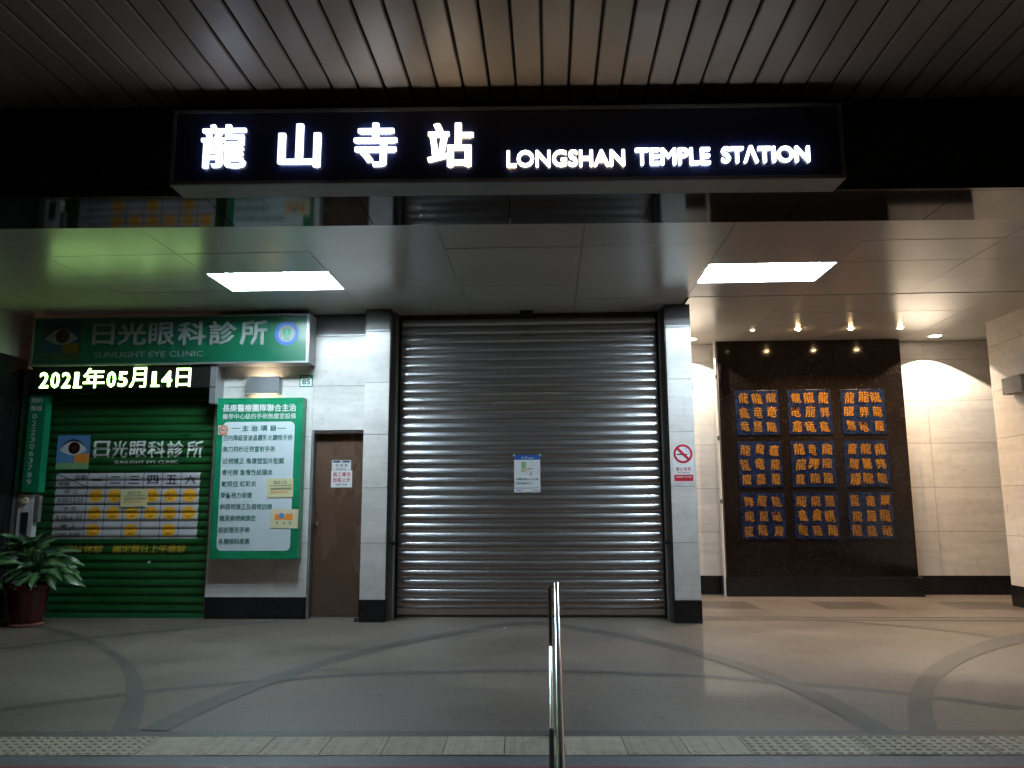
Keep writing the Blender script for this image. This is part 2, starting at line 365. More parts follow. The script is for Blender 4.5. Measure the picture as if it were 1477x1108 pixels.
# ------------------------------------------------------------------ ground
fl = thing('floor', 'brown grey washed aggregate floor with curved dark bands in front of the station shutter', None, kind='structure')
def lineY(p, q, x): return p[1]+(q[1]-p[1])*(x-p[0])/(q[0]-p[0])
EDGE = [onZ(0, 1106.5, 0), onZ(1477, 1107.5, 0)]      # top edge of the steps
TB = [onZ(0, 1091.5, 0), onZ(1477, 1090.5, 0)]    # near edge of the tactile strip
TT = [onZ(0, 1066, 0), onZ(1477, 1063.8, 0)]
DB = [onZ(0, 1056, 0), onZ(1477, 1054, 0)]
def strip(lo, hi, z, name, mat, x0=-9, x1=9):
    m = MB(); m.add([(x0, lineY(*lo, x0), z), (x1, lineY(*lo, x1), z), (x1, lineY(*hi, x1), z), (x0, lineY(*hi, x0), z)], [(0, 1, 2, 3)])
    return m.build(name, mat, fl)
m = MB(); m.add([(-9, lineY(*EDGE, -9), 0), (9, lineY(*EDGE, 9), 0), (9, 12.4, 0), (-9, 12.4, 0)], [(0, 1, 2, 3)]); m.build('aggregate_surface', MT['floor'], fl)
strip(DB and [TT[0], TT[1]], [DB[0], DB[1]], 0.003, 'dark_border_band', MT['band'])
strip(EDGE, TB, 0.003, 'edge_band', MT['border'])
def arc(c, r0, r1, a0, a1, z, n=90, c1=None):
    c1 = c1 or c; m = MB(); vs = []
    for i in range(n+1):
        t = R(a0+(a1-a0)*i/n)
        vs += [(c[0]+r0*math.cos(t), c[1]+r0*math.sin(t), z), (c1[0]+r1*math.cos(t), c1[1]+r1*math.sin(t), z)]
    m.add(vs, [(2*i, 2*i+1, 2*i+3, 2*i+2) if r1 > r0 else (2*i+1, 2*i, 2*i+2, 2*i+3) for i in range(n)])
    return m.build('curved_band', MT['band'], fl)
arc((-9.956, 2.046), 7.789, 8.685, 20.6, 62, 0.0035, c1=(-10.535, 1.491))
arc((8.091, 2.893), 6.151, 7.492, 118, 160.4, 0.0035, c1=(9.157, 2.352))
arc((0.02, 3.23), 6.62, 6.71, 118, 175, 0.0025)
arc((-0.13, 1.067), 5.40, 5.51, 42, 137, 0.0025)
arc((3.756, 4.435), 6.08, 6.26, 131, 176.7, 0.0045)
arc((-3.405, 4.818), 5.25, 5.43, 1.2, 53.5, 0.0045)
arc((2.443, 7.05), 2.27, 2.34, 15, 88, 0.0025)
m = MB(); m.add([(1.75, 9.31, .003), (XS+3, 9.24, .003), (XS+3, 9.33, .003), (1.75, 9.40, .003)], [(0, 1, 2, 3)]); m.build('straight_band', MT['band'], fl)
# stone tiles of the bay floor
for j, (y0, y1) in enumerate(((9.52, 10.235), (10.235, 10.955), (10.955, 11.7))):
    x = 1.75 + 0.0
    xs = [1.75, 2.66, 3.5, 4.32, 5.15, 6.06, 6.9, 7.8]
    for i in range(7):
        dark = (j == 1 and i in (0, 2, 4))
        MB().box(xs[i]+.003, xs[i+1]-.003, y0+.003, y1-.003, -0.01, 0.005).build('floor_tile', MT['bay_tile_dark' if dark else 'bay_tile'], fl)
rs_ = random.Random(5); m = MB()
for k in range(90):   # trodden gum and drips
    x, y = rs_.uniform(-5.6, 5.6), rs_.uniform(4.95, 9.1); r0 = rs_.uniform(.008, .024); n_ = 9; z_ = .0056
    m.add([(x+r0*rs_.uniform(.7, 1.2)*math.cos(2*math.pi*i/n_), y+r0*rs_.uniform(.6, 1.1)*math.sin(2*math.pi*i/n_), z_) for i in range(n_)], [tuple(range(n_))])
tag(m.build('floor_stain', MT['gum'], fl), kind='stuff')
# tactile pavers along the edge of the steps
tl = math.atan2(TT[1][1]-TT[0][1], TT[1][0]-TT[0][0]); TD = 0.335
td = Vector((math.cos(tl), math.sin(tl), 0)); tn = Vector((-td.y, td.x, 0))
def paver_mesh(kind, nm):
    m = MB().box(0.0025, TD-0.0025, 0, TD-0.003, -0.02, 0.007)
    if kind == 'dot':
        for i in range(6):
            for j in range(6):
                cx, cy = 0.028+i*0.056, 0.028+j*0.056
                m.lathe([(0.017, 0.007), (0.013, 0.0115), (0.0, 0.012)], 8, (cx, cy, 0))
    else:
        for i in range(4):
            cx = 0.045+i*0.082
            m.add([(cx-.016, .02, .007), (cx+.016, .02, .007), (cx+.016, .31, .007), (cx-.016, .31, .007), (cx-.01, .026, .0098), (cx+.01, .026, .0098), (cx+.01, .304, .0098), (cx-.01, .304, .0098)],
                  [(4, 5, 6, 7), (0, 1, 5, 4), (1, 2, 6, 5), (2, 3, 7, 6), (3, 0, 4, 7)])
    me = m.mesh(nm); me.materials.append(MT['tactile']); return me
pd, pb = paver_mesh('dot', 'tactile_paver'), paver_mesh('bar', 'tactile_paver')
xj = onZ(732, 1064, 0)[0]
for k in range(-14, 15):
    o = inst('tactile_paver', pb if -6 <= k <= 3 else pd, None, fl)
    x0 = xj+k*TD; base = Vector((x0, lineY(*TB, x0), random.uniform(-0.001, 0.001)))
    o.location = base; o.rotation_euler = (0, 0, tl)
# steps down to the street where the photographer stands
st = thing('steps', 'granite steps with a dark red nosing going down to the street', None, kind='structure')
ey = lineY(*EDGE, 0)
for k in range(4):
    m = MB(); a = k*0.30; b = a+0.30; z1 = -0.15*k-0.002; x0, x1 = -9, 9
    ya = [lineY(*EDGE, x0), lineY(*EDGE, x1)]
    if k:
        m.add([(x0, ya[0]-b, z1), (x1, ya[1]-b, z1), (x1, ya[1]-a, z1), (x0, ya[0]-a, z1), (x0, ya[0]-b, z1-.15), (x1, ya[1]-b, z1-.15)], [(0, 1, 2, 3), (4, 5, 1, 0)])
        m.build('tread', MT['step'], st)
m = MB(); ya = [lineY(*EDGE, -9), lineY(*EDGE, 9)]
m.add([(-9, ya[0]-.30, -.152), (9, ya[1]-.30, -.152), (9, ya[1]-.002, -.152), (-9, ya[0]-.002, -.152), (-9, ya[0]-.002, -.002), (9, ya[1]-.002, -.002)], [(0, 1, 2, 3), (3, 2, 5, 4)])
m.build('riser', MT['step'], st)
m = MB(); m.add([(-9, ya[0]-.035, 0.004), (9, ya[1]-.035, 0.004), (9, ya[1]+.004, 0.005), (-9, ya[0]+.004, 0.005), (-9, ya[0]-.035, -.05), (9, ya[1]-.035, -.05)], [(0, 1, 2, 3), (4, 5, 1, 0)])
m.build('nosing', MT['red'], st)
m = MB(); m.add([(-40, -60, -0.62), (40, -60, -0.62), (40, 4.2, -0.62), (-40, 4.2, -0.62)], [(0, 1, 2, 3)])
tag(m.build('street', MT['asphalt']), 'dark street paving at the foot of the steps', kind='structure')

# ------------------------------------------------------------------ ceilings
pc = thing('plank_ceiling', 'long narrow enamelled ceiling planks above the station sign', None, kind='structure')
PW = 0.1482
pm_ = MB(); g = 0.006
pm_.add([(g, 0, .012), (g+.006, 0, 0), (PW-g-.006, 0, 0), (PW-g, 0, .012)]+[(q[0], -5.2, q[1]) for q in ((g, .012), (g+.006, 0), (PW-g-.006, 0), (PW-g, .012))],
        [(0, 1, 5, 4), (1, 2, 6, 5), (2, 3, 7, 6)])
plank = pm_.mesh('plank'); plank.materials.append(MT['plank'])
for k in range(-46, 46):
    x = -0.0143+k*PW
    if x > -6.6 and x < 6.6:
        o = inst('plank', plank, None, pc, (x, BA[1]+(x-BA[0])*math.tan(BANG)-0.004, ZP+random.uniform(-.0012, .0012)))
MB().box(-7, 7, -1.2, 4.6, ZP+0.03, ZP+0.08).build('ceiling_backing', MT['dark'], pc)
MB().box(-12, 12, -1.2, 13, ZP+0.40, ZP+0.55).build('roof_slab', MT['dark'], pc)

# granite-clad beam with mirror-polished underside
bm_ = thing('beam', 'black polished granite beam across the whole front carrying the blue sign', 'beam', (BA[0], BA[1], 0), BANG)
blen = float(np.linalg.norm(BB-BA)); SD = 0.507
u0, u1 = -3.2, blen+3.2
MB().box(u0, u1, 0.031, SD-0.01, ZM+0.03, ZP+0.3).build('beam_core', MT['dark'], bm_)
def bu(x, y, off=0, ):
    d = ray(x, y); n = np.array([-bdir[1], bdir[0], 0]); p = C0 + d*(((BA-n*off-C0)@n)/(d@n))
    return float((p-BA)@bdir), float(p[2])
fj = [u0]+[bu(x, 250)[0] for x in (-160, 30, 245)]+[1.35+k*1.15 for k in range(1, 5)]+[bu(1300, 250)[0], u1]
fj = sorted(fj)
for a, b in zip(fj, fj[1:]):
    MB().box(a+.002, b-.002, 0, .03, ZM-0.002, ZP+.18).build('fascia_panel', MT['black_granite'], bm_)
def ujoint(px, py):   # joint of the underside seen at a pixel
    p = onZ(px, py, ZM); return float((p-BA)@bdir)
uj = [u0, u0+1.6, ujoint(110, 310), ujoint(320, 308), ujoint(528, 305), ujoint(735, 303), ujoint(934, 301), ujoint(1150, 298), ujoint(1365, 292), u1-1.4, u1]
for a, b in zip(uj, uj[1:]):
    MB().box(a+.003, b-.003, 0.034, SD, ZM-0.002+random.uniform(-.0006, .0006), ZM+.028).build('underside_panel', MT['mirror_granite'], bm_)

MB().box(u0, u1, SD-.009, SD+.0, ZM+.029, ZC+.2).build('rear_face', MT['signbox'], bm_)
# glossy soffit panels
so = thing('soffit_ceiling', 'glossy pale metal panel ceiling over the entrance', None, kind='structure')
FX = [(-3.50, -2.235), (1.61, 2.87)]          # the two recessed light openings
FY = (7.48, 8.14)
def rect_minus(x0, x1, y0, y1):   # split a panel round the light openings
    for (a, b) in FX:
        if x0 < b-1e-3 and x1 > a+1e-3 and y0 < FY[1]-1e-3 and y1 > FY[0]+1e-3:
            out = []
            if x0 < a: out.append((x0, a, y0, y1))
            if x1 > b: out.append((b, x1, y0, y1))
            xa, xb = max(x0, a), min(x1, b)
            if y0 < FY[0]: out.append((xa, xb, y0, FY[0]))
            if y1 > FY[1]: out.append((xa, xb, FY[1], y1))
            return out
    return [(x0, x1, y0, y1)]
def soff_edge(x): return BA[1]+(x-BA[0])*math.tan(BANG)+SD/math.cos(BANG)
pxs = [-9, -7.4, -6.0, -4.78, -3.50, -2.235, -0.95, 0.325, 1.61, 2.87, 4.13, 5.4, 6.7, 9]
ROWY = [None, 5.3, 6.1, 6.86, 7.48, 8.14, 8.72, 9.6]
for i in range(len(pxs)-1):
    for j in range(len(ROWY)-1):
        for (a, b, c, d) in rect_minus(pxs[i], pxs[i+1], ROWY[j] if ROWY[j] else 4.6, ROWY[j+1]):
            if j == 6 and a > 1.5: continue
            ya, yb = (soff_edge(a)+.006, soff_edge(b)+.006) if j == 0 else (c+.003, c+.003)
            e = 0.0025; z = ZC+random.uniform(-.0012, .0018); tilt = random.uniform(-.0012, .0012)
            m = MB()
            m.add([(a+e, ya, z+tilt), (b-e, yb, z+tilt), (b-e, d-.002, z-tilt), (a+e, d-.002, z-tilt)]+[(a+e, ya, z+.03), (b-e, yb, z+.03), (b-e, d-.002, z+.03), (a+e, d-.002, z+.03)],
                  [(0, 3, 2, 1), (4, 5, 6, 7), (0, 1, 5, 4), (1, 2, 6, 5), (2, 3, 7, 6), (3, 0, 4, 7)])
            m.build('ceiling_panel', MT['soffit'], so)
bx = [1.69, 2.85, 4.10, 5.35, 6.6, 9]; by = [8.735, 9.85, 10.95, 12.2]
for i in range(5):
    for j in range(3):
        tz = random.uniform(-.001, .001)
        MB().box(bx[i]+.0025, bx[i+1]-.0025, by[j]+.002, by[j+1]-.002, ZB+tz, ZB+.03).build('ceiling_panel', MT['soffit'], so)
MB().box(1.6, 9, 8.722, 8.733, ZC-.004, ZB+.05).build('ceiling_step', MT['frame_metal'], so)
m = MB()
for (a, b, c, d) in ((-9, FX[0][0]-.03, 4.6, 12.5), (FX[0][1]+.03, FX[1][0]-.03, 4.6, 12.5), (FX[1][1]+.03, 9, 4.6, 12.5), (FX[0][0]-.03, FX[0][1]+.03, 4.6, FY[0]-.03), (FX[0][0]-.03, FX[0][1]+.03, FY[1]+.03, 12.5), (FX[1][0]-.03, FX[1][1]+.03, 4.6, FY[0]-.03), (FX[1][0]-.03, FX[1][1]+.03, FY[1]+.03, 12.5)):
    m.box(a, b, c, d, ZB+.20, ZB+.25)
m.build('ceiling_void', MT['dark'], so)

def troffer(i, label):
    a, b = FX[i]
    t = thing('ceiling_light', label, 'ceiling light', ((a+b)/2, (FY[0]+FY[1])/2, ZC), 0, 'recessed three tube ceiling lights')
    w, d = (b-a)/2-.006, (FY[1]-FY[0])/2-.006; h = 0.16
    m = MB()
    m.add([(-w, -d, 0), (w, -d, 0), (w, d, 0), (-w, d, 0), (-w+.03, -d+.02, h), (w-.03, -d+.02, h), (w-.03, d-.02, h), (-w+.03, d-.02, h)],
          [(0, 1, 5, 4), (1, 2, 6, 5), (2, 3, 7, 6), (3, 0, 4, 7), (4, 5, 6, 7)])
    m.build('reflector', MT['reflector'], t)
    m = MB(); e = .008
    m.box(-w-e, w+e, -d-e, -d, -.004, .01); m.box(-w-e, w+e, d, d+e, -.004, .01); m.box(-w-e, -w, -d, d, -.004, .01); m.box(w, w+e, -d, d, -.004, .01)
    m.build('trim', MT['rim'], t)
    for k in range(3):
        y = (-1+k)*d*0.66
        MB().tube((-w+.05, y, .10), (w-.05, y, .10), .0165, n=12).build('tube', MT['tube'], t)
        for s in (-1, 1): MB().box(s*(w-.028)-.018, s*(w-.028)+.018, y-.016, y+.016, .06, .15).build('lamp_holder', MT['white_plastic'], t)
troffer(0, 'bright recessed fluorescent light in the soffit near the green clinic sign')
troffer(1, 'bright recessed fluorescent light in the soffit above the right pillar')

# ------------------------------------------------------------------ station sign
OFF = 0.1885
sg = thing('station_sign', 'long navy illuminated station sign box with glowing white lettering under the planks', 'station sign',
           (BA[0]+bdir[1]*OFF, BA[1]-bdir[0]*OFF, 0), BANG)
s0 = bu(244.5, 266, OFF); s1 = bu(1221, 257.5, OFF); zt = 3.541; zb = 3.098
a, b = s0[0], s1[0]
MB().box(a, b, .012, OFF-.003, zb, zt).build('cabinet', MT['signbox'], sg)
MB().box(a+.02, b-.02, .002, .010, zb+.02, zt-.02).build('face', MT['navy'], sg)
for q in ((a, b, zb, zb+.02), (a, b, zt-.02, zt), (a, a+.02, zb+.0201, zt-.0201), (b-.02, b, zb+.0201, zt-.0201)):
    MB().box(q[0], q[1], -.004, .0118, q[2], q[3]).build('frame_edge', MT['frame_metal'], sg)
def stext(t, x0, y0, x1, y1, nm, bold, thick=.016):
    lm = MT['letter_warm' if t in ('站', 'LONGSHAN') else 'letter' if t in '龍山' else 'letter_mid']
    p, q = bu(x0, (y0+y1)/2, OFF), bu(x1, (y0+y1)/2, OFF); xm = (x0+x1)/2
    zt_, zb_ = bu(xm, y0, OFF)[1], bu(xm, y1, OFF)[1]
    text(t, p[0], q[0], zb_, zt_, -.014, lm, sg, nm, bold, thick=thick, res=3, bz=.3 if nm == 'chinese_character' else 1.0)
for t, *bx4 in (('龍', 291, 181, 356, 243), ('山', 402, 180, 463, 242), ('寺', 511, 179, 573, 241), ('站', 617, 179, 683, 241)):
    stext(t, *bx4, 'chinese_character', .024 if t == '龍' else .034)
for t, *bx4 in (('LONGSHAN', 731, 217.5, 901, 241), ('TEMPLE', 916, 214.5, 1024, 238), ('STΛTION', 1040, 211, 1167, 235)):
    stext(t, *bx4, 'english_word', .022)

# ------------------------------------------------------------------ stone walls
def tiles(parent, spans, z0, z1, y0, y1, mat=None, nm='tile'):
    for a, b in zip(spans, spans[1:]):
        MB().box(a+.0022, b-.0022, y0+random.uniform(-.0006, .0006), y1, z0+.0025, z1-.0025).build(nm, mat or MT['stone'], parent)

def pillar(x0, x1, label):
    t = thing('pillar', label, 'pillar', ((x0+x1)/2, YP, 0), 0, 'pillars beside the roller shutter'); w = (x1-x0)/2
    MB().box(-w+.012, w-.012, .012, .385, 0, ZC).build('grout_core', MT['grout'], t)
    for z0, z1 in zip(ROWS, ROWS[1:]):
        MB().box(-w, w, random.uniform(-.0006, .0006), .39, z0+.0025, z1-.0025).build('tile', MT['stone'], t, .0015)
    MB().box(-w-.006, w+.006, -.008, .395, 0.0, ROWS[0]-.001).build('base_block', MT['plinth'], t, .002)
    MB().box(-w, w, 0, .39, ROWS[-1]+.0025, ZC-.001).build('top_band', MT['brown_stone'], t, .0015)
    MB().box(-w+.002, w-.002, -.0025, .0, ROWS[-1]+.004, ROWS[-1]+.026).build('metal_trim', MT['frame_metal'], t)
    return t
pillar(-2.205, -1.91, 'pale stone pillar on a black base between the brown door and the shutter')
pillar(1.405, 1.697, 'pale stone pillar on a black base carrying the no smoking sign')

cw = thing('clinic_wall', 'pale stone wall with black skirting between the green shutter and the left pillar', 'wall', (-3.1, YW, 0))
def cwb(x0, x1, y0, y1, z0, z1, nm, mat): return MB().box(x0+3.1, x1+3.1, y0-YW, y1-YW, z0, z1).build(nm, mat, cw)
cwb(-4.12, -2.905, YW+.014, YW+.25, 0, ZC, 'grout_core', MT['grout'])
cwb(-2.905, -2.205, YW+.014, YW+.25, 2.24, ZC, 'grout_core', MT['grout'])
DX0, DX1, DZ = -2.902, -2.222, 2.236
def cwt(spans, z0, z1):
    tiles(cw, [s+3.1 for s in spans], z0, z1, 0, .03)
for z0, z1 in zip(ROWS[:3], ROWS[1:4]): cwt([-4.125, -3.29, DX0], z0, z1)
cwt([-4.125, -3.29, DX0], ROWS[3], ROWS[4]); cwt([DX0, -2.205], DZ, ROWS[4])
cwt([-4.125, -3.29, -2.205], ROWS[4], ROWS[5])
cwb(-4.125, DX0-.002, YW-.008, YW+.03, 0.0, ROWS[0]-.001, 'skirting', MT['plinth'])
cwb(-4.125, -2.205, YW, YW+.03, ROWS[5]+.003, ZC-.001, 'top_band', MT['brown_stone'])
cwb(-3.0, -2.207, YW-.003, YW, ROWS[5]+.004, ROWS[5]+.022, 'metal_trim', MT['frame_metal'])
# end of the wall towards the green shutter
cwb(-4.135, -4.1255, YW+.001, YW+.3, 0.0, ZC, 'wall_return', MT['jamb_grey'])

bw = thing('back_wall', 'pale stone back wall of the bay behind the black granite panel', 'wall', (4, YB, 0))
MB().box(1.5-4, 9.2-4, .014, .3, 0, ZB+.05).build('grout_core', MT['grout'], bw)
brow = [0.268, 0.905, 1.55, 2.205, 2.85, 3.48, ZB]
for k, (z0, z1) in enumerate(zip(brow, brow[1:])):
    tiles(bw, [q-4 for q in (1.6, 2.53, 3.73, 4.93, 5.72+.0, 6.9, 8.1, 9.2)], z0, z1, 0, .03)
for x0, x1 in ((1.6, 2.53), (5.28, 7.2), (7.2, 9.2)):
    MB().box(x0-4+.001, x1-4-.001, -.012, .03, 0, brow[0]-.001).build('skirting', MT['plinth'], bw)

sw = thing('side_wall', 'pale stone side wall with a lamp closing the bay on the right', 'wall', (XS, 10.6, 0))
MB().box(.014, .28, -5.0, 0, 0, ZB).build('grout_core', MT['grout'], sw)
srow = [0.265, 0.9, 1.54, 2.17, 2.80, 3.41, ZB]
ys_ = [0, -1.25, -2.5, -3.75, -5.0]
for z0, z1 in zip(srow, srow[1:]):
    for a, b in zip(ys_[1:], ys_):
        MB().box(random.uniform(-.0005, .0005), .03, a+.0022, b-.0022, z0+.0025, z1-.0025).build('tile', MT['stone'], sw)
for a, b in zip(ys_[1:], ys_): MB().box(-.012, .03, a+.001, b-.001, 0, srow[0]-.001).build('skirting', MT['plinth'], sw)
MB().box(0.031, .28, 0.001, .012, 0, ZB).build('wall_end', MT['stone'], sw)

# wall of the shutter opening facing the bay, behind the right pillar
iw = thing('return_wall', 'stone return wall hidden behind the right pillar', 'wall', (1.6, YP+.4, 0))
MB().box(-.05, .09, 0.0, YB-YP-.42, 0, ZB).build('return_core', MT['stone'], iw)

lw = thing('shop_wall', 'dark shop front wall with a pale top band at the left edge', 'wall', (XL, 9.3, 0))
MB().box(-.25, -.02, -3.2, 0, 0, ZC).build('wall_core', MT['dark'], lw)
MB().box(-.02, -.002, -3.2, 0, 3.16, ZC-.001).build('top_band', MT['soffit'], lw)
MB().box(-.02, -.004, -3.2, -.02, 0.3, 3.155).build('shop_glass', MT['dark_glass'], lw)
MB().box(-.02, 0.01, -3.2, 0, 0.0, 0.295).build('skirting', MT['plinth'], lw)
for yy in (-1.1, -2.2): MB().box(-.006, .01, yy-.02, yy+.02, 0.3, 3.155).build('mullion', MT['rail'], lw)

# ------------------------------------------------------------------ slat profiles
def slat_mesh(x0, x1, p, sag, mat, nm, hook=.006, n=12):
    # one interlocking slat: a convex curl with a small rolled lip under it; origin at its foot
    prof = [(0.004, 0.0), (0.0015, 0.0035), (0.0, hook)]
    z0, z1 = hook+.002, p-.003
    for i in range(n+1):
        s = i/n
        b = math.sin(math.pi/2*s/.3)**.8 if s < .3 else 1-((s-.3)/.7)**1.9
        prof.append((-sag*b-.001, z0+(z1-z0)*s))
    prof.append((0.004, p-.0005))
    m = MB(); vs = [(x0, y, z) for y, z in prof]+[(x1, y, z) for y, z in prof]; k = len(prof)
    m.add(vs, [(i, k+i, k+i+1, i+1) for i in range(k-1)], True)
    me = m.mesh(nm); me.materials.append(mat); return me, prof

# ------------------------------------------------------------------ station roller shutter
SX0, SX1 = -1.835, 1.335
rs = thing('roller_shutter', 'closed stainless steel roller shutter between the two stone pillars', 'roller shutter', ((SX0+SX1)/2, YS, 0))
sh = (SX1-SX0)/2; SP = 0.1112
sm, prof = slat_mesh(-sh-.02, sh+.02, SP, .0215, MT['steel'], 'slat')
for k in range(32):
    o = inst('slat', sm, None, rs, (random.uniform(-.003, .003), random.uniform(-.0008, .0008), 0.11+k*SP))
    o.rotation_euler = (random.uniform(-.012, .012), 0, random.uniform(-.0006, .0006))
MB().box(-sh-.01, sh+.01, -.014, .01, 0.035, 0.108).build('bottom_bar', MT['steel'], rs, .003)
for k in range(5): MB().tube((-sh+.45+k*.57, -.015, .075), (-sh+.45+k*.57, -.020, .075), .007, n=8).build('rivet', MT['alu'], rs)
MB().box(-sh-.1, sh+.08, -.03, .03, 0.004, 0.03).build('floor_sill', MT['rail'], rs)
MB().box(-sh-.06, sh+.04, -.037, -.031, 0.004, 0.012).build('sill_strip', MT['chrome'], rs)
for s, xa, xb in ((-1, -1.91, SX0+.0), (1, SX1-.0, 1.405)):
    o = (SX0+SX1)/2
    MB().box(xa-o+.001, xb-o-.001, -.06, .03, 0.0, ZC-.001).build('guide_rail', MT['rail'], rs)
    if s < 0: MB().box(xa-o+.001, xa-o+.012, -.37, -.061, 0.0, ZC-.002).build('jamb', MT['bronze'], rs); MB().box(xa-o+.012, xa-o+.045, -.20, -.062, 0.0, ZC-.002).build('jamb', MT['jamb_grey'], rs)
    else: MB().box(xb-o-.012, xb-o-.001, -.37, -.061, 0.0, ZC-.002).build('jamb', MT['bronze'], rs); MB().box(xb-o-.045, xb-o-.012, -.20, -.062, 0.0, ZC-.002).build('jamb', MT['jamb_grey'], rs)
    hx = (xa-o+.055) if s < 0 else (xb-o-.055)
    m = MB().box(hx-.02, hx+.02, -.235, -.20, .86, .90).tube((hx, -.235, .88), (hx-s*.0, -.275, .88), .013, n=10).box(hx-.035, hx+.035, -.285, -.272, .872, .888)
    m.build('latch', MT['rubber'], rs)
m = MB().box(-sh-.07, sh+.07, -.05, .03, 3.655, ZC-.001); m.build('hood', MT['bronze'], rs)

p0 = onY(750, 446, YP+.2); p1 = onY(769, 452, YP+.2)
tag(MB().box(p0[0], p1[0], YP+.17, YP+.23, ZC-.06, ZC-.001).build('sensor_box', MT['rubber'], None, .004), 'small black sensor box under the soffit above the shutter', 'sensor')

# notice poster on the shutter
def at(x, y, D): q = onY(x, y, D); return float(q[0]), float(q[2])
YN = YS-.0255
q0, q1 = at(741.5, 656.5, YN), at(779.5, 710, YN)
np_ = thing('notice_poster', 'blue headed closure notice with a small map taped on the steel shutter', 'notice', ((q0[0]+q1[0])/2, YN, (q0[1]+q1[1])/2))
w, h = (q1[0]-q0[0])/2, (q0[1]-q1[1])/2
MB().card(-w, w, -h, h, 0, .001).build('sheet', MT['white_paper'], np_)
MB().card(-w, w, h*.74, h, -.0012, .0006).build('header', MT['blue_print'], np_)
text('公 告', -w*.45, w*.02, h*.79, h*.93, -.0022, MT['white_text'], np_, bold=.02)
text('Notice', w*.08, w*.5, h*.79, h*.88, -.0022, MT['white_text'], np_, bold=.02)
MB().card(-w*.45, -w*.1, h*.28, h*.64, -.0012, .0004).build('park_patch', MT['map_green'], np_)
MB().card(-w*.45, -w*.1, h*.08, h*.279, -.0012, .0004).build('block_patch', MT['map_tan'], np_)
m = MB()
for zz in (.6, .44, .29, .15, .02): m.card(-w*.9, -w*.48, h*zz, h*(zz+.018), -.0012, .0004); m.card(-w*.02, w*.9, h*(zz-.03), h*(zz-.012), -.0012, .0004)
for xx in (-.05, .35, .85): m.card(w*xx, w*(xx+.02), -h*.05, h*.66, -.0018, .0004)
m.build('map_lines', MT['map_grey'], np_)
MB().card(0, w*.4, h*.22, h*.31, -.0022, .0004).build('station_mark', MT['map_tan'], np_)
MB().card(w*.25, w*.31, -h*.12, h*.06, -.0026, .0004).build('route_mark', MT['red_print'], np_)
text('封閉1號出入口,請', -w*.86, w*.86, -h*.36, -h*.24, -.0022, MT['navy_print'], np_, bold=.012)
text('改走其他出入口', -w*.86, w*.35, -h*.58, -h*.46, -.0022, MT['navy_print'], np_, bold=.012)
m = MB().card(-w, w*.6, -h*.79, -h*.765, -.0022, .0004); m.add([(w*.6, -.0027, -h*.79), (w*.9, -.0027, -h*.71), (w*.9, -.0027, -h*.685), (w*.6, -.0027, -h*.765)], [(0, 1, 2, 3)])
m.card(-w*.85, -w*.4, -h*.92, -h*.89, -.0022, .0004); m.card(w*.45, w*.85, -h*.91, -h*.88, -.0022, .0004)
m.build('blue_line', MT['blue_print'], np_)
for s in (-1, 1): MB().card(s*w-.012, s*w+.012, h-.012, h+.01, -.003, .0004).build('tape', MT['map_grey'], np_)

# no smoking sign
q0, q1 = at(969.5, 640, YP), at(1001.5, 696, YP)
ns = thing('no_smoking_sign', 'round red and white no smoking sticker with a red bar on the right pillar', 'no smoking sign', ((q0[0]+q1[0])/2, YP-.003, (q0[1]+q1[1])/2))
w, h = (q1[0]-q0[0])/2, (q0[1]-q1[1])/2; cz = h-w
m = MB().disc(0, cz, 0, w, n=40); m.card(-w, w, -h, cz, 0, .0005); m.build('backing', MT['white_paper'], ns)
m = MB().ring(0, cz, -.0014, w*.70, w*.93)
d = w*.72; e = w*.10
m.add([(-d*.70-e, -.0018, cz+d*.70-e), (-d*.70+e, -.0018, cz+d*.70+e), (d*.70+e, -.0018, cz-d*.70+e), (d*.70-e, -.0018, cz-d*.70-e)], [(0, 3, 2, 1)])
m.build('red_ring', MT['red_print'], ns)
m = MB().card(-w*.6, w*.42, cz-w*.12, cz+w*.0, -.0008, .0004); m.build('cigarette', MT['black_print'], ns)
m = MB()
pts = [(.52, -.05), (.58, .12), (.38, .2), (.3, .32), (.38, .45), (.22, .55), (.05, .45), (.08, .3)]
for (ax, az), (bx_, bz) in zip(pts, pts[1:]):
    m.add([(ax*w-.004, -.0012, cz+az*w), (ax*w+.004, -.0012, cz+az*w+.004), (bx_*w+.004, -.0012, cz+bz*w+.004), (bx_*w-.004, -.0012, cz+bz*w)], [(0, 1, 2, 3)])
m.build('smoke', MT['sky_print'], ns)
MB().card(-w*.92, w*.92, -h*.93, -h*.60, -.0008, .0004).build('red_bar', MT['red_print'], ns)
text('禁止吸菸', -w*.72, w*.72, -h*.40, -h*.22, -.0015, MT['red_print'], ns, bold=.01, spacing=1.25)
text('No Smoking', -w*.55, w*.55, -h*.55, -h*.45, -.0015, MT['black_print'], ns)
text('違者處新臺幣一萬元以下罰鍰', -w*.75, w*.75, -h*.76, -h*.66, -.0018, MT['white_text'], ns, bold=.012)

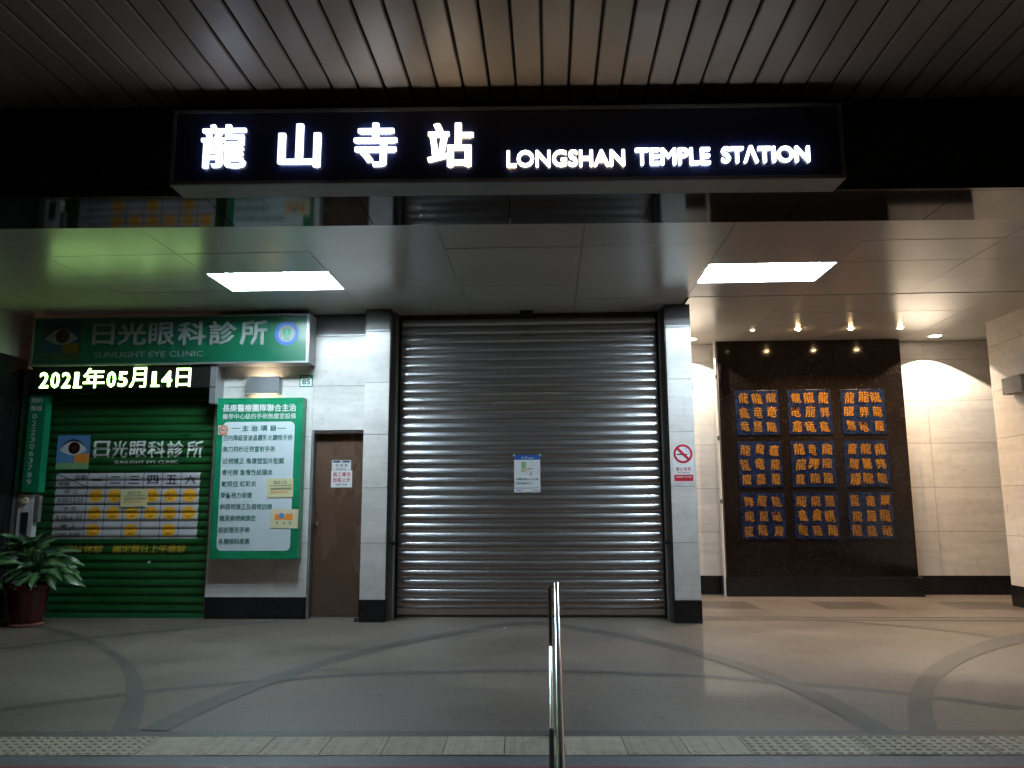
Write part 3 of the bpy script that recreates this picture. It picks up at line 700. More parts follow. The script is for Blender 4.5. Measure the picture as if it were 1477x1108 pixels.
# ------------------------------------------------------------------ staff door
YD = YW+.095
dr = thing('staff_door', 'brown laminate staff door with two signs beside the green board', 'door', ((DX0+DX1)/2, YD, 0))
w = (DX1-DX0)/2
MB().box(-w+.034, w-.006, 0, .045, .012, DZ-.045).build('door_leaf', MT['door'], dr, .002)
MB().box(-w+.002, -w+.030, -.09, .05, 0, DZ-.004).build('door_frame', MT['alu'], dr)
MB().box(w-.004, w+.012, -.09, .05, 0, DZ-.004).build('door_frame', MT['bronze'], dr)
MB().box(-w+.031, w-.005, -.09, .05, DZ-.040, DZ-.004).build('door_frame', MT['bronze'], dr)
MB().box(-w+.03, w-.005, -.02, .05, 0.0, 0.01).build('threshold', MT['alu'], dr)
kx, kz = at(457, 741.5, YD); lx, lz = at(455.5, 756, YD); o = (DX0+DX1)/2
MB().tube((kx-o, 0, kz), (kx-o, -.018, kz), .015, .012).build('deadbolt', MT['brass'], dr)
MB().tube((lx-o+.006, 0, lz), (lx-o+.006, -.02, lz), .024, .024).tube((lx-o+.006, -.02, lz), (lx-o+.006, -.05, lz), .010).lathe([(0.0, 0)], 4).build('knob_stem', MT['alu'], dr)
m = MB(); m.tube((lx-o+.006, -.05, lz), (lx-o+.006, -.075, lz), .020, .026, 18).build('knob', MT['chrome'], dr)
def onplane_sheet(name, label, cat, x0, y0, x1, y1, D, mat, rot=0, group=None):
    a, b = at(x0, y0, D), at(x1, y1, D)
    t = thing(name, label, cat, ((a[0]+b[0])/2, D, (a[1]+b[1])/2), 0, group); t.rotation_euler = (0, rot, 0)
    w, h = abs(b[0]-a[0])/2, abs(a[1]-b[1])/2
    MB().card(-w, w, -h, h, 0, .0018).build('sheet', mat, t)
    return t, w, h
t, w, h = onplane_sheet('door_plate', 'small grey room plate with a navy stripe on the brown door', 'door plate', 479, 664, 506, 678.5, YD-.002, MT['white_plastic'])
MB().card(-w*.9, w*.9, h*.52, h*.9, -.0022, .0004).build('stripe', MT['navy_print'], t)
MB().card(-w*.14, w*.14, h*.60, h*.82, -.0028, .0004).build('emblem', MT['white_text'], t)
text('休 息 室', -w*.62, w*.66, -h*.28, h*.28, -.0028, MT['navy_print'], t, bold=.015)
text('Break Room', -w*.5, w*.5, -h*.85, -h*.5, -.0028, MT['navy_print'], t)
t, w, h = onplane_sheet('door_notice', 'white staff only notice with red characters on the brown door', 'notice', 478, 679, 507.5, 703, YD-.002, MT['white_paper'])
text('員工專用', -w*.84, w*.84, h*.28, h*.82, -.0026, MT['red_print'], t, bold=.014)
text('旅客止步', -w*.84, w*.84, -h*.40, h*.16, -.0026, MT['red_print'], t, bold=.014)
text('Staff Only', -w*.55, w*.55, -h*.86, -h*.54, -.0026, MT['black_print'], t)
q = onZ(514, 897, 0)
m = MB().tube((0, 0, .004), (0, 0, .03), .016, .012, 12).tube((-.02, -.0, .03), (.012, 0, .045), .01, .008, 10).box(-.03, -.01, -.012, .012, .003, .018)
tag(m.build('door_stop', MT['rubber'], None, loc=(float(q[0]), float(q[1]), 0.0)), 'little black door stop on the floor by the left pillar', 'door stop')

# house number plate
t, w, h = onplane_sheet('house_number', 'small green and white house number plate reading 85', 'house number', 432.5, 541, 451, 558, YW-.003, MT['green'])
MB().card(-w*.86, w*.86, -h*.84, h*.42, -.0022, .0005).build('number_field', MT['white_paper'], t)
text('85', -w*.62, w*.62, -h*.62, h*.28, -.0032, MT['teal_text'], t, bold=.03)
m = MB()
for k in range(4): m.card(-w*.7+k*w*.36, -w*.7+k*w*.36+w*.24, h*.56, h*.82, -.0022, .0004)
m.build('street_print', MT['white_text'], t)

# wall lamps
def wall_lamp(name, loc, rz, lit, label):
    t = thing(name, label, 'wall lamp', loc, rz, 'grey box wall lamps')
    w, h, d = .205, .105, .13
    m = MB(); e = .006
    m.box(-w, w, -d, -d+e, -h, h); m.box(-w, -w+e, -d+e+.0005, -.004, -h, h); m.box(w-e, w, -d+e+.0005, -.004, -h, h)
    m.build('housing', MT['alu'], t)
    MB().box(-w+e+.001, w-e-.001, -.014, -.003, -h+.01, h-.01).build('back_plate', MT['reflector'], t)
    MB().box(-w+.02, w-.02, -d+.012, -.016, -.006, .006).build('divider', MT['alu'], t)
    for s in (-1, 1):
        m = MB().tube((-w*.62, -.065, s*.052), (w*.62, -.065, s*.052), .017, n=12)
        m.build('bulb', MT['warm_tube'] if lit else MT['white_plastic'], t)
        for sx in (-1, 1): MB().tube((sx*(w-.02), -d, s*(h-.02)), (sx*(w-.02), -d-.004, s*(h-.02)), .006, n=8).build('screw', MT['rubber'], t)
    return t
q0, q1 = at(355, 543.5, YW-.13), at(401, 567, YW-.13)
wall_lamp('wall_lamp', ((q0[0]+q1[0])/2, YW-.001, (q0[1]+q1[1])/2), 0, True, 'lit grey box wall lamp between the clinic sign and the green board')
wall_lamp('wall_lamp', (XS-.001, 9.93, 2.80), R(90)*-1, False, 'unlit grey box wall lamp on the side wall at the right edge')

# ------------------------------------------------------------------ green information board
YG = YW-.15
b0, b1 = at(315.5, 576, YG), at(437.5, 576, YG); b2 = at(302, 806, YG)
X0, X1, Z1, Z0 = -4.035, -2.975, 2.625, 0.705
ib = thing('clinic_board', 'tall green clinic board listing eye treatments on a pale panel', 'information board', ((X0+X1)/2, YG, (Z0+Z1)/2))
w, h = (X1-X0)/2, (Z1-Z0)/2
MB().box(-w, w, 0.0, .148, -h, h).build('casing', MT['green'], ib, .004)
def rounded(x0, x1, z0, z1, r, y):
    vs = []
    for cx, cz, a0 in ((x1-r, z1-r, 0), (x0+r, z1-r, 90), (x0+r, z0+r, 180), (x1-r, z0+r, 270)):
        for i in range(7):
            a = R(a0+15*i); vs.append((cx+r*math.cos(a), y, cz+r*math.sin(a)))
    return MB().add(vs, [tuple(range(len(vs)))])
def bp(x, y): q = at(x, y, YG); return q[0]-(X0+X1)/2, q[1]-(Z0+Z1)/2
rounded(-w*.84, w*.83, -h*.90, h*.695, .06, -.002).build('pale_panel', MT['paleblue'], ib)
def brow_(s, x0, y0, x1, y1, mat, bold=.012, y=-.0045):
    a, b = bp(x0, (y0+y1)/2), bp(x1, (y0+y1)/2); c, d = bp((x0+x1)/2, y0), bp((x0+x1)/2, y1)
    return text(s, a[0], b[0], d[1], c[1], y, mat, ib, bold=bold)
brow_('長庚醫療團隊聯合主治', 321.5, 583, 427.5, 594, MT['white_text'], .022, -.004)
brow_('醫學中心級的手術無塵室設備', 321.5, 596.5, 427, 604.5, MT['white_text'], .01, -.004)
brow_('主 治 項 目', 349, 613.5, 398, 622, MT['teal_text'], .02)
m = MB()
for x0, x1 in ((334, 347), (400, 413)):
    a, b = bp(x0, 618), bp(x1, 618); m.card(a[0], b[0], a[1]-.004, a[1]+.004, -.003, .0008)
m.build('rule', MT['teal_text'], ib)
for s, x0, x1, yc in (('白內障超音波晶體乳化顯微手術', 323, 422, 631.5), ('無刀飛秒近視雷射手術', 322, 397, 648), ('近視矯正 角膜塑型片配戴', 321.5, 410, 665),
                      ('青光眼 急慢性結膜炎', 320.5, 393.5, 681.5), ('乾眼症 虹彩炎', 320, 370, 698), ('學童視力保健', 318.5, 363.5, 714.5),
                      ('斜弱視矯正及弱視訓練', 317.5, 392.5, 731), ('糖尿病視網膜症', 316.5, 369, 747.5), ('眼部整形手術', 315.5, 360.5, 764.5), ('各種眼科疾患', 315, 360, 781)):
    brow_(s, x0, yc-4.2, x1, yc+4.2, MT['teal_text'])
t, w_, h_ = onplane_sheet('taped_notice', 'yellow lined notice taped near the middle of the green board', 'notice', 386, 690.5, 422.5, 717.5, YG-.006, MT['yellow_paper'], R(-1), 'paper notices on the clinic')
def lined(t, w, h):
    text('臨時公告', -w*.5, w*.5, h*.38, h*.78, -.003, MT['teal_text'], t, bold=0)
    MB().card(-w*.8, w*.85, h*.22, h*.27, -.0022, .0005).build('rule', MT['black_print'], t)
    text('本診所配合防疫暫停看診', -w*.75, w*.9, -h*.22, h*.05, -.003, MT['black_print'], t, bold=0)
    text('敬請見諒並請電話預約', -w*.75, w*.6, -h*.56, -h*.32, -.003, MT['orange_print'], t, bold=0)
lined(t, w_, h_)
t, w_, h_ = onplane_sheet('taped_picture_notice', 'cream notice with an orange and blue picture low on the green board', 'notice', 391, 734.5, 429.5, 762, YG-.006, MT['cream_paper'], R(1), 'paper notices on the clinic')
m = MB().card(-w_*.7, -w_*.25, -h_*.15, h_*.45, -.0022, .0005).card(w_*.05, w_*.6, -h_*.15, h_*.5, -.0022, .0005).card(-w_*.25, w_*.05, -.01, h_*.3, -.0022, .0005); m.build('orange_picture', MT['orange_print'], t)
MB().disc(-w_*.2, h_*.3, -.0035, w_*.2, n=16).build('blue_picture', MT['sky_print'], t)
m = MB()
for k in (-.6, -.1, .35): m.card(w_*k, w_*(k+.16), -h_*.6, -h_*.3, -.0022, .0005)
m.build('small_figures', MT['map_green'], t)
t, w_, h_ = onplane_sheet('round_sticker', 'small square sticker with a pink circle at the corner of the pale panel', 'sticker', 315, 613.5, 329, 627.5, YG-.006, MT['cream_paper'])
MB().ring(0, 0, -.003, w_*.74, w_*.9).build('circle', MT['red_print'], t)
MB().disc(0, 0, -.0025, w_*.74, n=20).build('circle_fill', MT['pink'], t)
m = MB().card(-w_*.45, w_*.5, -h_*.1, h_*.02, -.003, .0005).disc(-w_*.2, h_*.2, -.0035, w_*.12, n=10); m.build('symbol', MT['black_print'], t)

# ------------------------------------------------------------------ clinic sign box
YC = 9.0
X0, X1, Z0, Z1 = -6.355, -2.885, 3.03, 3.64
cs = thing('clinic_sign', 'long green clinic sign box with white characters and an eye logo', 'shop sign', ((X0+X1)/2, YC, (Z0+Z1)/2))
w, h = (X1-X0)/2, (Z1-Z0)/2
MB().box(-w, w, .012, YW-YC-.012, -h, h).build('casing', MT['signbox'], cs)
MB().box(-w+.025, w-.035, .004, .011, -h+.02, h-.022).build('face', MT['green_shaded'], cs)
for q in ((-w, w, -h, -h+.022), (-w, w, h-.022, h), (-w, -w+.03, -h+.0225, h-.0225), (w-.035, w, -h+.0225, h-.0225)):
    MB().box(q[0], q[1], -.006, .0115, q[2], q[3]).build('frame_edge', MT['alu'], cs)
def cp(x, y): q = at(x, y, YC); return q[0]-(X0+X1)/2, q[1]-(Z0+Z1)/2
def ctext(s, x0, y0, x1, y1, mat, bold, thick=.0):
    a, b, c, d = cp(x0, (y0+y1)/2), cp(x1, (y0+y1)/2), cp((x0+x1)/2, y0), cp((x0+x1)/2, y1)
    text(s, a[0], b[0], d[1], c[1], -.0+.002-thick, mat, cs, bold=bold, thick=thick)
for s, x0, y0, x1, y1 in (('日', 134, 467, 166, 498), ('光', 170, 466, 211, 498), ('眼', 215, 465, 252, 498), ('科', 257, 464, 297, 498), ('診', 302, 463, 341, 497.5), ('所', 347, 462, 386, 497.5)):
    ctext(s, x0, y0, x1, y1, MT['shaded_text'], .022, .012)
ctext('SUNLIGHT EYE CLINIC', 135, 507, 293, 515, MT['shaded_text'], .012)
c = cp(413.5, 481)
MB().ring(c[0], c[1], 0.001, .105, .145).build('logo_ring', MT['blue_print'], cs)
MB().disc(c[0], c[1], 0.002, .105).build('logo_disc', MT['shaded_text'], cs)
m = MB().card(c[0]-.028, c[0]-.008, c[1]-.085, c[1]+.06, .001).card(c[0]+.008, c[0]+.028, c[1]-.085, c[1]+.06, .001).card(c[0]-.05, c[0]-.028, c[1]-.02, c[1]+.05, .001).card(c[0]+.028, c[0]+.05, c[1]-.02, c[1]+.05, .001)
m.build('logo_mark', MT['green'], cs)
def eye(parent, cx, cz, s, y, nm='eye_logo', aged=False):
    sky, gr, ye, wh = [MT[q] for q in (('shaded_blue', 'shaded_green2', 'aged_yellow', 'shaded_text') if aged else ('sky_print', 'map_green', 'orange_print', 'white_text'))]  # darker set has the clinic sign's shade painted into the logo colours
    # eye over blue, yellow and green stripes
    MB().card(cx-s, cx+s, cz-s, cz+s, y, .001).build(nm+'_ground', sky, parent)
    MB().card(cx-s, cx+s, cz-s, cz-s*.62, y-.0014, .0004).build(nm+'_green', gr, parent)
    MB().card(cx+s*.1, cx+s, cz-s*.618, cz-s*.1, y-.0014, .0004).build(nm+'_yellow', ye, parent)
    vs = []
    for i in range(13):
        t = i/12; vs.append((cx+s*(-.85+1.7*t), y-.0022, cz+s*(.12+.52*math.sin(math.pi*t)**.8)))
    for i in range(1, 12):
        t = 1-i/12; vs.append((cx+s*(-.85+1.7*t), y-.0022, cz+s*(.12-.30*math.sin(math.pi*t))))
    MB().add(vs, [tuple(range(len(vs)))]).build(nm+'_white', wh, parent)
    MB().disc(cx+s*.05, cz+s*.25, y-.003, s*.36, n=20).build(nm+'_iris', MT['pot'], parent)
    MB().disc(cx+s*.05, cz+s*.25, y-.0036, s*.16, n=14).build(nm+'_pupil', MT['black_print'], parent)
    m = MB(); k = 14; vv = []
    for i in range(k+1):
        t = i/k; x = cx+s*(-.9+1.8*t); z = cz+s*(.12+.55*math.sin(math.pi*t)**.8); vv += [(x, y-.004, z), (x, y-.004, z+s*.10*math.sin(math.pi*t)+.001)]
    m.add(vv, [(2*i, 2*i+2, 2*i+3, 2*i+1) for i in range(k)]); m.build(nm+'_lash', MT['black_print'], parent)
e0, e1 = cp(59, 465), cp(118, 520)
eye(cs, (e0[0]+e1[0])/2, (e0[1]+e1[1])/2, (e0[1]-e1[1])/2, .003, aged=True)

# LED display
YL = 9.04
X0, X1, Z0, Z1 = -6.34, -4.04, 2.745, 3.026
ld = thing('led_display', 'black LED strip showing the date in glowing yellow white characters', 'led display', ((X0+X1)/2, YL, (Z0+Z1)/2))
w, h = (X1-X0)/2, (Z1-Z0)/2
MB().box(-w, w, .004, .14, -h, h).build('casing', MT['led_case'], ld, .004)
MB().box(-w-.012, w+.012, -.002, .0035, h-.012, h).build('rim', MT['rail'], ld)
MB().box(-w-.012, w+.012, -.002, .0035, -h, -h+.012).build('rim', MT['rail'], ld)
def lp(x, y): q = at(x, y, YL); return q[0]-(X0+X1)/2, q[1]-(Z0+Z1)/2
def ltext(s, x0, y0, x1, y1, b=.035):
    a, b_, c, d = lp(x0, (y0+y1)/2), lp(x1, (y0+y1)/2), lp((x0+x1)/2, y0), lp((x0+x1)/2, y1)
    text(s, a[0], b_[0], d[1], c[1], .001, MT['led'], ld, 'lit_character', bold=b)
for s, x0, x1, y0, y1 in (('2', 57, 70, 537, 560), ('0', 73, 86, 537, 560), ('2', 89, 102, 537, 560), ('1', 106, 116, 537, 560), ('年', 120, 151, 531, 561), ('0', 154, 167, 536, 559), ('5', 170, 184, 536, 558),
                          ('月', 187, 211, 530, 560), ('1', 218, 228, 536, 558), ('4', 233, 248, 535, 558), ('日', 254, 275, 531, 558)):
    if s == '1':
        xm = (x0+x1)/2; ltext('1', x0+1, y0, xm+2.2, y1, .02); a_, b_, c_ = lp(x0-1, y1), lp(x1+1.5, y1), lp(xm, y1-2.6)
        MB().card(a_[0], b_[0], a_[1], c_[1], .001, .001).build('lit_character', MT['led'], ld); continue
    ltext(s, x0, y0, x1, y1, .012 if s in '年月日' else .022)
tag(MB().box(-4.10, -4.03, 9.04, YW+.1, 2.55, 3.02).build('sign_bracket', MT['alu'], None), 'grey metal bracket hanging at the end of the LED strip', 'bracket')

# ------------------------------------------------------------------ green clinic shutter
YK = 9.33
KX0, KX1 = -6.44, -4.135; KP = 0.0985; KB = 0.06
ks = thing('clinic_shutter', 'closed green roller shutter of the clinic printed with a timetable', 'roller shutter', ((KX0+KX1)/2, YK, 0))
kh = (KX1-KX0)/2; ko = (KX0+KX1)/2
km, kprof = slat_mesh(-kh, kh, KP, .015, MT['green_shutter'], 'slat')
for k in range(30):
    o = inst('slat', km, None, ks, (random.uniform(-.002, .002), random.uniform(-.0008, .0008), KB+k*KP)); o.rotation_euler = (random.uniform(-.01, .01), 0, 0)
MB().box(-kh, kh, -.016, .012, .004, KB-.001).build('bottom_bar', MT['green_dark'], ks)
MB().box(kh+.0005, kh+.014, -.045, .04, 0, 3.0).build('guide_rail', MT['jamb_grey'], ks)
MB().box(-kh-.04, -kh-.0005, -.045, .04, 0, 3.0).build('guide_rail', MT['rail'], ks)
pz = np.array([q[1] for q in kprof]); py = np.array([q[0] for q in kprof])
kz_all = sorted({round(KB+k*KP+z, 5) for k in range(30) for z in (kprof[1][1], kprof[2][1], kprof[3][1], kprof[4][1], kprof[6][1], kprof[8][1], kprof[10][1], kprof[12][1], kprof[14][1])})
def drape(o, off=.0015):
    # lay a flat print on the corrugated slats (mesh coordinates are the shutter's)
    me = o.data; bm = bmesh.new(); bm.from_mesh(me)
    zs = [v.co.z for v in bm.verts]; lo, hi = min(zs), max(zs)
    for z in kz_all:
        if lo < z < hi:
            bmesh.ops.bisect_plane(bm, geom=bm.verts[:]+bm.edges[:]+bm.faces[:], plane_co=(0, 0, z), plane_no=(0, 0, 1), dist=1e-5)
    for v in bm.verts:
        t = (v.co.z-KB) % KP
        v.co.y = float(np.interp(t, pz, py))-off+v.co.y
    bm.to_mesh(me); bm.free(); return o
def flat(x0, x1, z0, z1, y=0): return [(x0, y, z0), (x1, y, z0), (x1, y, z1), (x0, y, z1)]
def quad(x0, x1, z0, z1, m=None):
    m = m or MB(); return m.add(flat(x0, x1, z0, z1), [(0, 1, 2, 3)])
def kp(x, y): q = at(x, y, YK-.013); return q[0]-ko, q[1]
def sub(o, parent):  # keep shutter coordinates but hang on a sub-parent at the same origin
    o.parent = parent; return o
# timetable
TX0, TX1, TZ1, TZ0 = -6.10-ko, -4.285-ko, 1.733, 0.937
tt = drape(quad(TX0, TX1, TZ0, TZ1).build('timetable', MT['sheet'], ks), .002)
c0 = TX0+.40; cwid = (TX1-c0)/6
rz = [TZ1, TZ1-.17, TZ1-.17-.213, TZ1-.17-.425, TZ0]
m = MB()
for z in rz[1:-1]: quad(TX0, TX1, z-.005, z+.005, m)
for z in ((rz[1]+rz[2])/2, (rz[2]+rz[3])/2, (rz[3]+rz[4])/2): quad(TX0, c0, z-.003, z+.003, m)
for k in range(6): quad(c0+k*cwid-.004, c0+k*cwid+.004, TZ0, TZ1, m)
m.add([(TX0, 0, TZ1-.012), (TX0, 0, TZ1-.002), (c0-.01, 0, rz[1]+.01), (c0-.01, 0, rz[1])], [(0, 3, 2, 1)])
drape(m.build('grid_line', MT['black_print'], tt), .0032)
def dt(s, x0, x1, z0, z1, mat, par, bold=.01, off=.0034):
    return drape(text(s, x0, x1, z0, z1, 0, mat, par, bold=bold), off)
for k, s in enumerate('一二三四五六'):
    x = c0+k*cwid; zc = (rz[0]+rz[1])/2
    dz = {'一': .012, '二': .045, '三': .05}.get(s, .055)
    dt(s, x+.05, x+cwid-.05, zc-dz, zc+dz, MT['black_print'], tt, .02 if s != '一' else .01)
dt('診療', c0-.16, c0-.02, rz[0]-.085, rz[0]-.02, MT['black_print'], tt)
dt('時間', TX0+.03, TX0+.17, rz[1]+.015, rz[1]+.075, MT['black_print'], tt)
for (s, hrs, za, zb_) in (('早 上', '9:00-12:00', rz[1], rz[2]), ('下 午', '3:30-6:30', rz[2], rz[3]), ('晚 上', '7:00-9:00', rz[3], rz[4])):
    mid = (za+zb_)/2
    dt(s, TX0+.11, c0-.1, mid+.025, za-.025, MT['black_print'], tt)
    dt(hrs, TX0+.035, c0-.035, zb_+.025, mid-.025, MT['black_print'], tt)
def smiley(cx, cz):
    s = sub(drape(MB().disc(cx, cz, 0, .084, .080, n=26).build('smiley', MT['smile'], tt), .0044), tt)
    m = MB()
    for sx in (-1, 1):
        m.ring(cx+sx*.03, cz+.012, 0, .011, .017, 8, R(20), R(160), 1)
    m.ring(cx, cz-.006, 0, .034, .042, 12, R(215), R(325))
    drape(m.build('smiley_features', MT['black_print'], tt), .0056)
for r_, cols in ((0, (0, 1, 3, 4, 5)), (1, (0, 1, 2, 3, 4, 5)), (2, (0, 2, 4))):
    zc = (rz[r_+1]+rz[r_+2])/2
    for k in cols: smiley(c0+(k+.5)*cwid, zc)
a, b = kp(95, 788), kp(151, 798)
drape(text('週日休診', kp(91, 793)[0], kp(149, 793)[0], b[1], kp(120, 785)[1], 0, MT['yellow_print'], ks, bold=.02), .002)
drape(text('國定假日上午看診', kp(163, 793)[0], kp(268, 793)[0], kp(200, 798)[1], kp(200, 785)[1], 0, MT['yellow_print'], ks, bold=.02), .002)
for s, x0, x1 in (('日', 135, 158), ('光', 161, 184), ('眼', 187, 211), ('科', 213, 238), ('診', 241, 265), ('所', 269, 293)):
    drape(text(s, kp(x0, 650)[0], kp(x1, 650)[0], kp(x0, 660)[1], kp(x0, 636)[1], 0, MT['white_text'], ks, bold=.02), .002)
drape(text('SUNLIGHT EYE CLINIC', kp(165, 667)[0], kp(257, 667)[0], kp(200, 669.5)[1], kp(200, 664.5)[1], 0, MT['white_text'], ks, bold=.02), .002)
e0, e1 = kp(84, 633), kp(128, 672)
eye(ks, (e0[0]+e1[0])/2, (e0[1]+e1[1])/2, (e1[0]-e0[0])/2, -.0185)
t, w_, h_ = onplane_sheet('timetable_notice', 'yellow paper notice stuck over the timetable of the green shutter', 'notice', 175, 706, 212, 731, YK-.027, MT['yellow_paper'], R(-1), 'paper notices on the clinic')
lined(t, w_, h_)
q = at(215, 811, YK-.018)
tag(MB().card(-.02, .02, -.008, .012, 0, .001).build('small_sticker', MT['white_paper'], None, loc=(q[0], YK-.019, q[1])), 'tiny white scrap stuck low on the green shutter', 'sticker').rotation_euler = (0, R(-25), 0)

# post with the phone sign and the white boxes under it
cp_ = thing('corner_post', 'narrow dark grey post at the left end of the green shutter', 'post', (-6.51, 9.3, 0))
MB().box(-.045, .03, -.10, .05, 0, 3.03).build('post_body', MT['jamb_grey'], cp_)
PH = thing('phone_sign', 'narrow vertical green sign with the clinic phone number', 'shop sign', (-6.355, 9.14, 2.1))
MB().box(-.165, -.055, .03, .12, -.6, .6).build('side_panel', MT['green_dark'], PH)
MB().box(-.055, .155, 0, .12, -.6, .6).build('front_panel', MT['green'], PH)
zz = .56
for s in ('預約', '專線'):
    text(s, -.035, .115, zz-.07, zz, -.002, MT['white_text'], PH, bold=.015); zz -= .10
zz -= .0
for s in '02-23063789':
    if s == '-':
        MB().card(.015, .05, zz-.012, zz-.002, -.001, .001).build('lettering', MT['white_text'], PH); zz -= .028; continue
    text(s, .0, .058, zz-.066, zz, -.002, MT['white_text'], PH, bold=.012); zz -= .086
mb_ = thing('meter_box', 'white metal box with a round button under the phone sign', 'box', (-6.375, 9.19, 1.2))
MB().box(-.10, .10, 0, .09, -.24, .28).build('box_body', MT['white_plastic'], mb_, .006)
MB().tube((.0, -.002, .2), (.0, -.03, .2), .042, .038, 18).build('button', MT['cream_paper'], mb_)
MB().box(-.045, .045, -.004, -.0005, -.2, .06).build('slot', MT['rubber'], mb_)
MB().box(.115, .165, -.0, .06, -.06, .26).build('side_bracket', MT['jamb_grey'], mb_)

# ------------------------------------------------------------------ black granite panel with the dragon plaques
YQ = 11.6
gx0, gx1 = 2.56, 5.275
gp = thing('granite_panel', 'tall black granite panel carrying nine blue plaques in the bay', 'wall panel', ((gx0+gx1)/2, YQ, 0)); go = (gx0+gx1)/2
MB().box(gx0-go+.01, gx1-go-.01, .024, YB-YQ-.002, 0.0, ZB-.002).build('panel_core', MT['dark'], gp)
gj = [gx0-go, 3.51-go, 4.28-go, gx1-go]
for z0, z1 in ((0.275, 0.775), (0.775, 1.52), (1.52, 2.28), (2.28, 3.03), (3.03, 3.43), (3.43, ZB-.003)):
    sp = gj if z1 < 3.4 else [gx0-go, 4.28-go, gx1-go]
    for a, b in zip(sp, sp[1:]):
        o = MB().box(a+.0012, b-.0012, 0, .023, z0+.0012, z1-.0012).build('granite_slab', MT['panel_granite'], gp)
for a, b in zip((gx0-go-.02, 3.51-go, 4.28-go), (3.51-go, 4.28-go, gx1-go+.03)):
    MB().box(a+.001, b-.001, -.10, .023, 0, .272).build('plinth_block', MT['plinth'], gp, .002)
VAR = '龍龍竜龍龒龍龍龕龏龖'
rg = random.Random(3)
PX = [(2.80, 3.435), (3.572, 4.207), (4.345, 4.985)]; PZ = [(2.33, 3.0), (1.56, 2.232), (.81, 1.477)]
for j, (z0, z1) in enumerate(PZ):
    for i, (x0, x1) in enumerate(PX):
        cx, cz = (x0+x1)/2-go, (z0+z1)/2; w, h = (x1-x0)/2, (z1-z0)/2
        pl = MB().box(-w, w, -.014, -.001, -h, h).build('blue_plaque', MT['plaque'], gp, .002, loc=(cx, 0, cz))
        for r_ in range(3):
            for c_ in range(3):
                s = '龍' if rg.random() < .62 else rg.choice('龒龏竜龕')
                ww, hh = w*.225*rg.uniform(.85, 1.08), h*.235*rg.uniform(.9, 1.08)
                ox, oz = (c_-1)*w*.64+rg.uniform(-.012, .012), (1-r_)*h*.64+rg.uniform(-.01, .01)
                mb = MB()
                text(s, ox-ww, ox+ww, oz-hh, oz+hh, -.022, None, None, bold=rg.choice((0, 0, .008)), thick=.008, shear=rg.uniform(-.16, .16), wob=rg.randrange(1, 9999), mb=mb)
                if rg.random() < .65:   # long brush tail sweeping under the character
                    k = 9; vs = []; L_ = ww*rg.uniform(.7, 1.15); a0 = rg.uniform(.2, .6)
                    for i in range(k+1):
                        t = i/k; an = -2.2+t*2.6
                        cx_, cz_ = ox+ww*.45+L_*.55*math.cos(an), oz-hh*.45+L_*.6*math.sin(an)
                        th = ww*.16*math.sin(math.pi*(.12+.86*t))
                        vs += [(cx_, -.023, cz_-th*.5), (cx_, -.023, cz_+th*.5)]
                    mb.add(vs, [(2*i, 2*i+2, 2*i+3, 2*i+1) for i in range(k)])
                mb.build('gold_character', MT['gold'], pl)
sp_ = thing('steel_pipe', 'thin pale vertical pipe with couplings beside the black panel', 'pipe', (2.515, 11.55, 0))
for z0, z1 in ((0.0, 1.35), (1.36, 2.28), (2.29, 3.2), (3.21, ZB)):
    MB().tube((0, 0, z0), (0, 0, z1), .016, n=14).build('pipe_length', MT['white_plastic'], sp_)
for z in (1.355, 2.285, 3.205):
    MB().tube((0, 0, z-.03), (0, 0, z+.03), .022, n=14).build('coupling', MT['frame_metal'], sp_)
tag(MB().box(-.004, .03, -.0, .06, -.06, .06).build('junction_box', MT['frame_metal'], None, .003, loc=(1.700, YP+.12, 2.72)), 'small dark junction box on the outer side of the right pillar', 'box')

# ------------------------------------------------------------------ downlights of the bay
def downlight(x, y, r, mat, label, power, col, cone, blend, grp, rad=.02, tilt=0):
    t = thing('downlight', label, 'downlight', (x, y, ZB), 0, grp)
    m = MB().lathe([(r*1.22, -.001), (r*1.2, -.006), (r*1.02, -.005), (r, 0.0)], 24); m.build('rim', MT['rim'], t)
    m = MB().lathe([(r*1.02, -.005), (r*.9, -.003), (r*.62, -.0015)], 24); m.build('reflector', MT['chrome'], t)
    bz = -.012
    m = MB().lathe([(0.001, -.024), (r*.42, -.022), (r*.62, -.012), (r*.62, -.003), (0.001, -.002)] if r < .06 else [(.001, -.0075), (r*.6, -.007), (r*.86, -.005), (r*.9, -.001)], 16); m.build('bulb', mat, t)
    if power:
        l = bpy.data.lights.new('downlight_beam', 'SPOT'); l.energy = power; l.color = col; l.spot_size = R(cone); l.spot_blend = blend; l.shadow_soft_size = rad
        o = link(bpy.data.objects.new('downlight_beam', l)); o.parent = t; o.location = (0, 0, -.034); o.rotation_euler = (tilt, 0, 0)
    return t
warm = (1.0, .64, .34)
for x, y, mat, pw, lab in ((2.90, 10.82, 'halogen_dim', 1.5, 'dimmest of the small halogen downlights, leftmost in the row over the black panel'),
                           (3.53, 10.80, 'halogen', SPOT_W, 'second small halogen downlight from the left before the black panel'),
                           (4.27, 10.82, 'halogen', SPOT_W, 'third small halogen downlight from the left before the black panel'),
                           (4.95, 10.82, 'halogen', SPOT_W, 'rightmost small halogen downlight in the row before the black panel')):
    downlight(x, y, .05, MT[mat], lab, pw, warm, 120, .6, 'small halogen downlights before the black panel')
downlight(5.72, 11.42, .095, MT['bigbulb'], 'large white downlight throwing a bright arc on the back wall near the right corner', BIG_W, (1.0, .84, .64), 116, .08, 'large downlights beside the black panel', rad=.012)
downlight(2.14, 11.42, .095, MT['bigbulb'], 'large white downlight half hidden behind the top of the right pillar', BIG_W*.8, (1.0, .86, .68), 116, .08, 'large downlights beside the black panel', rad=.012)

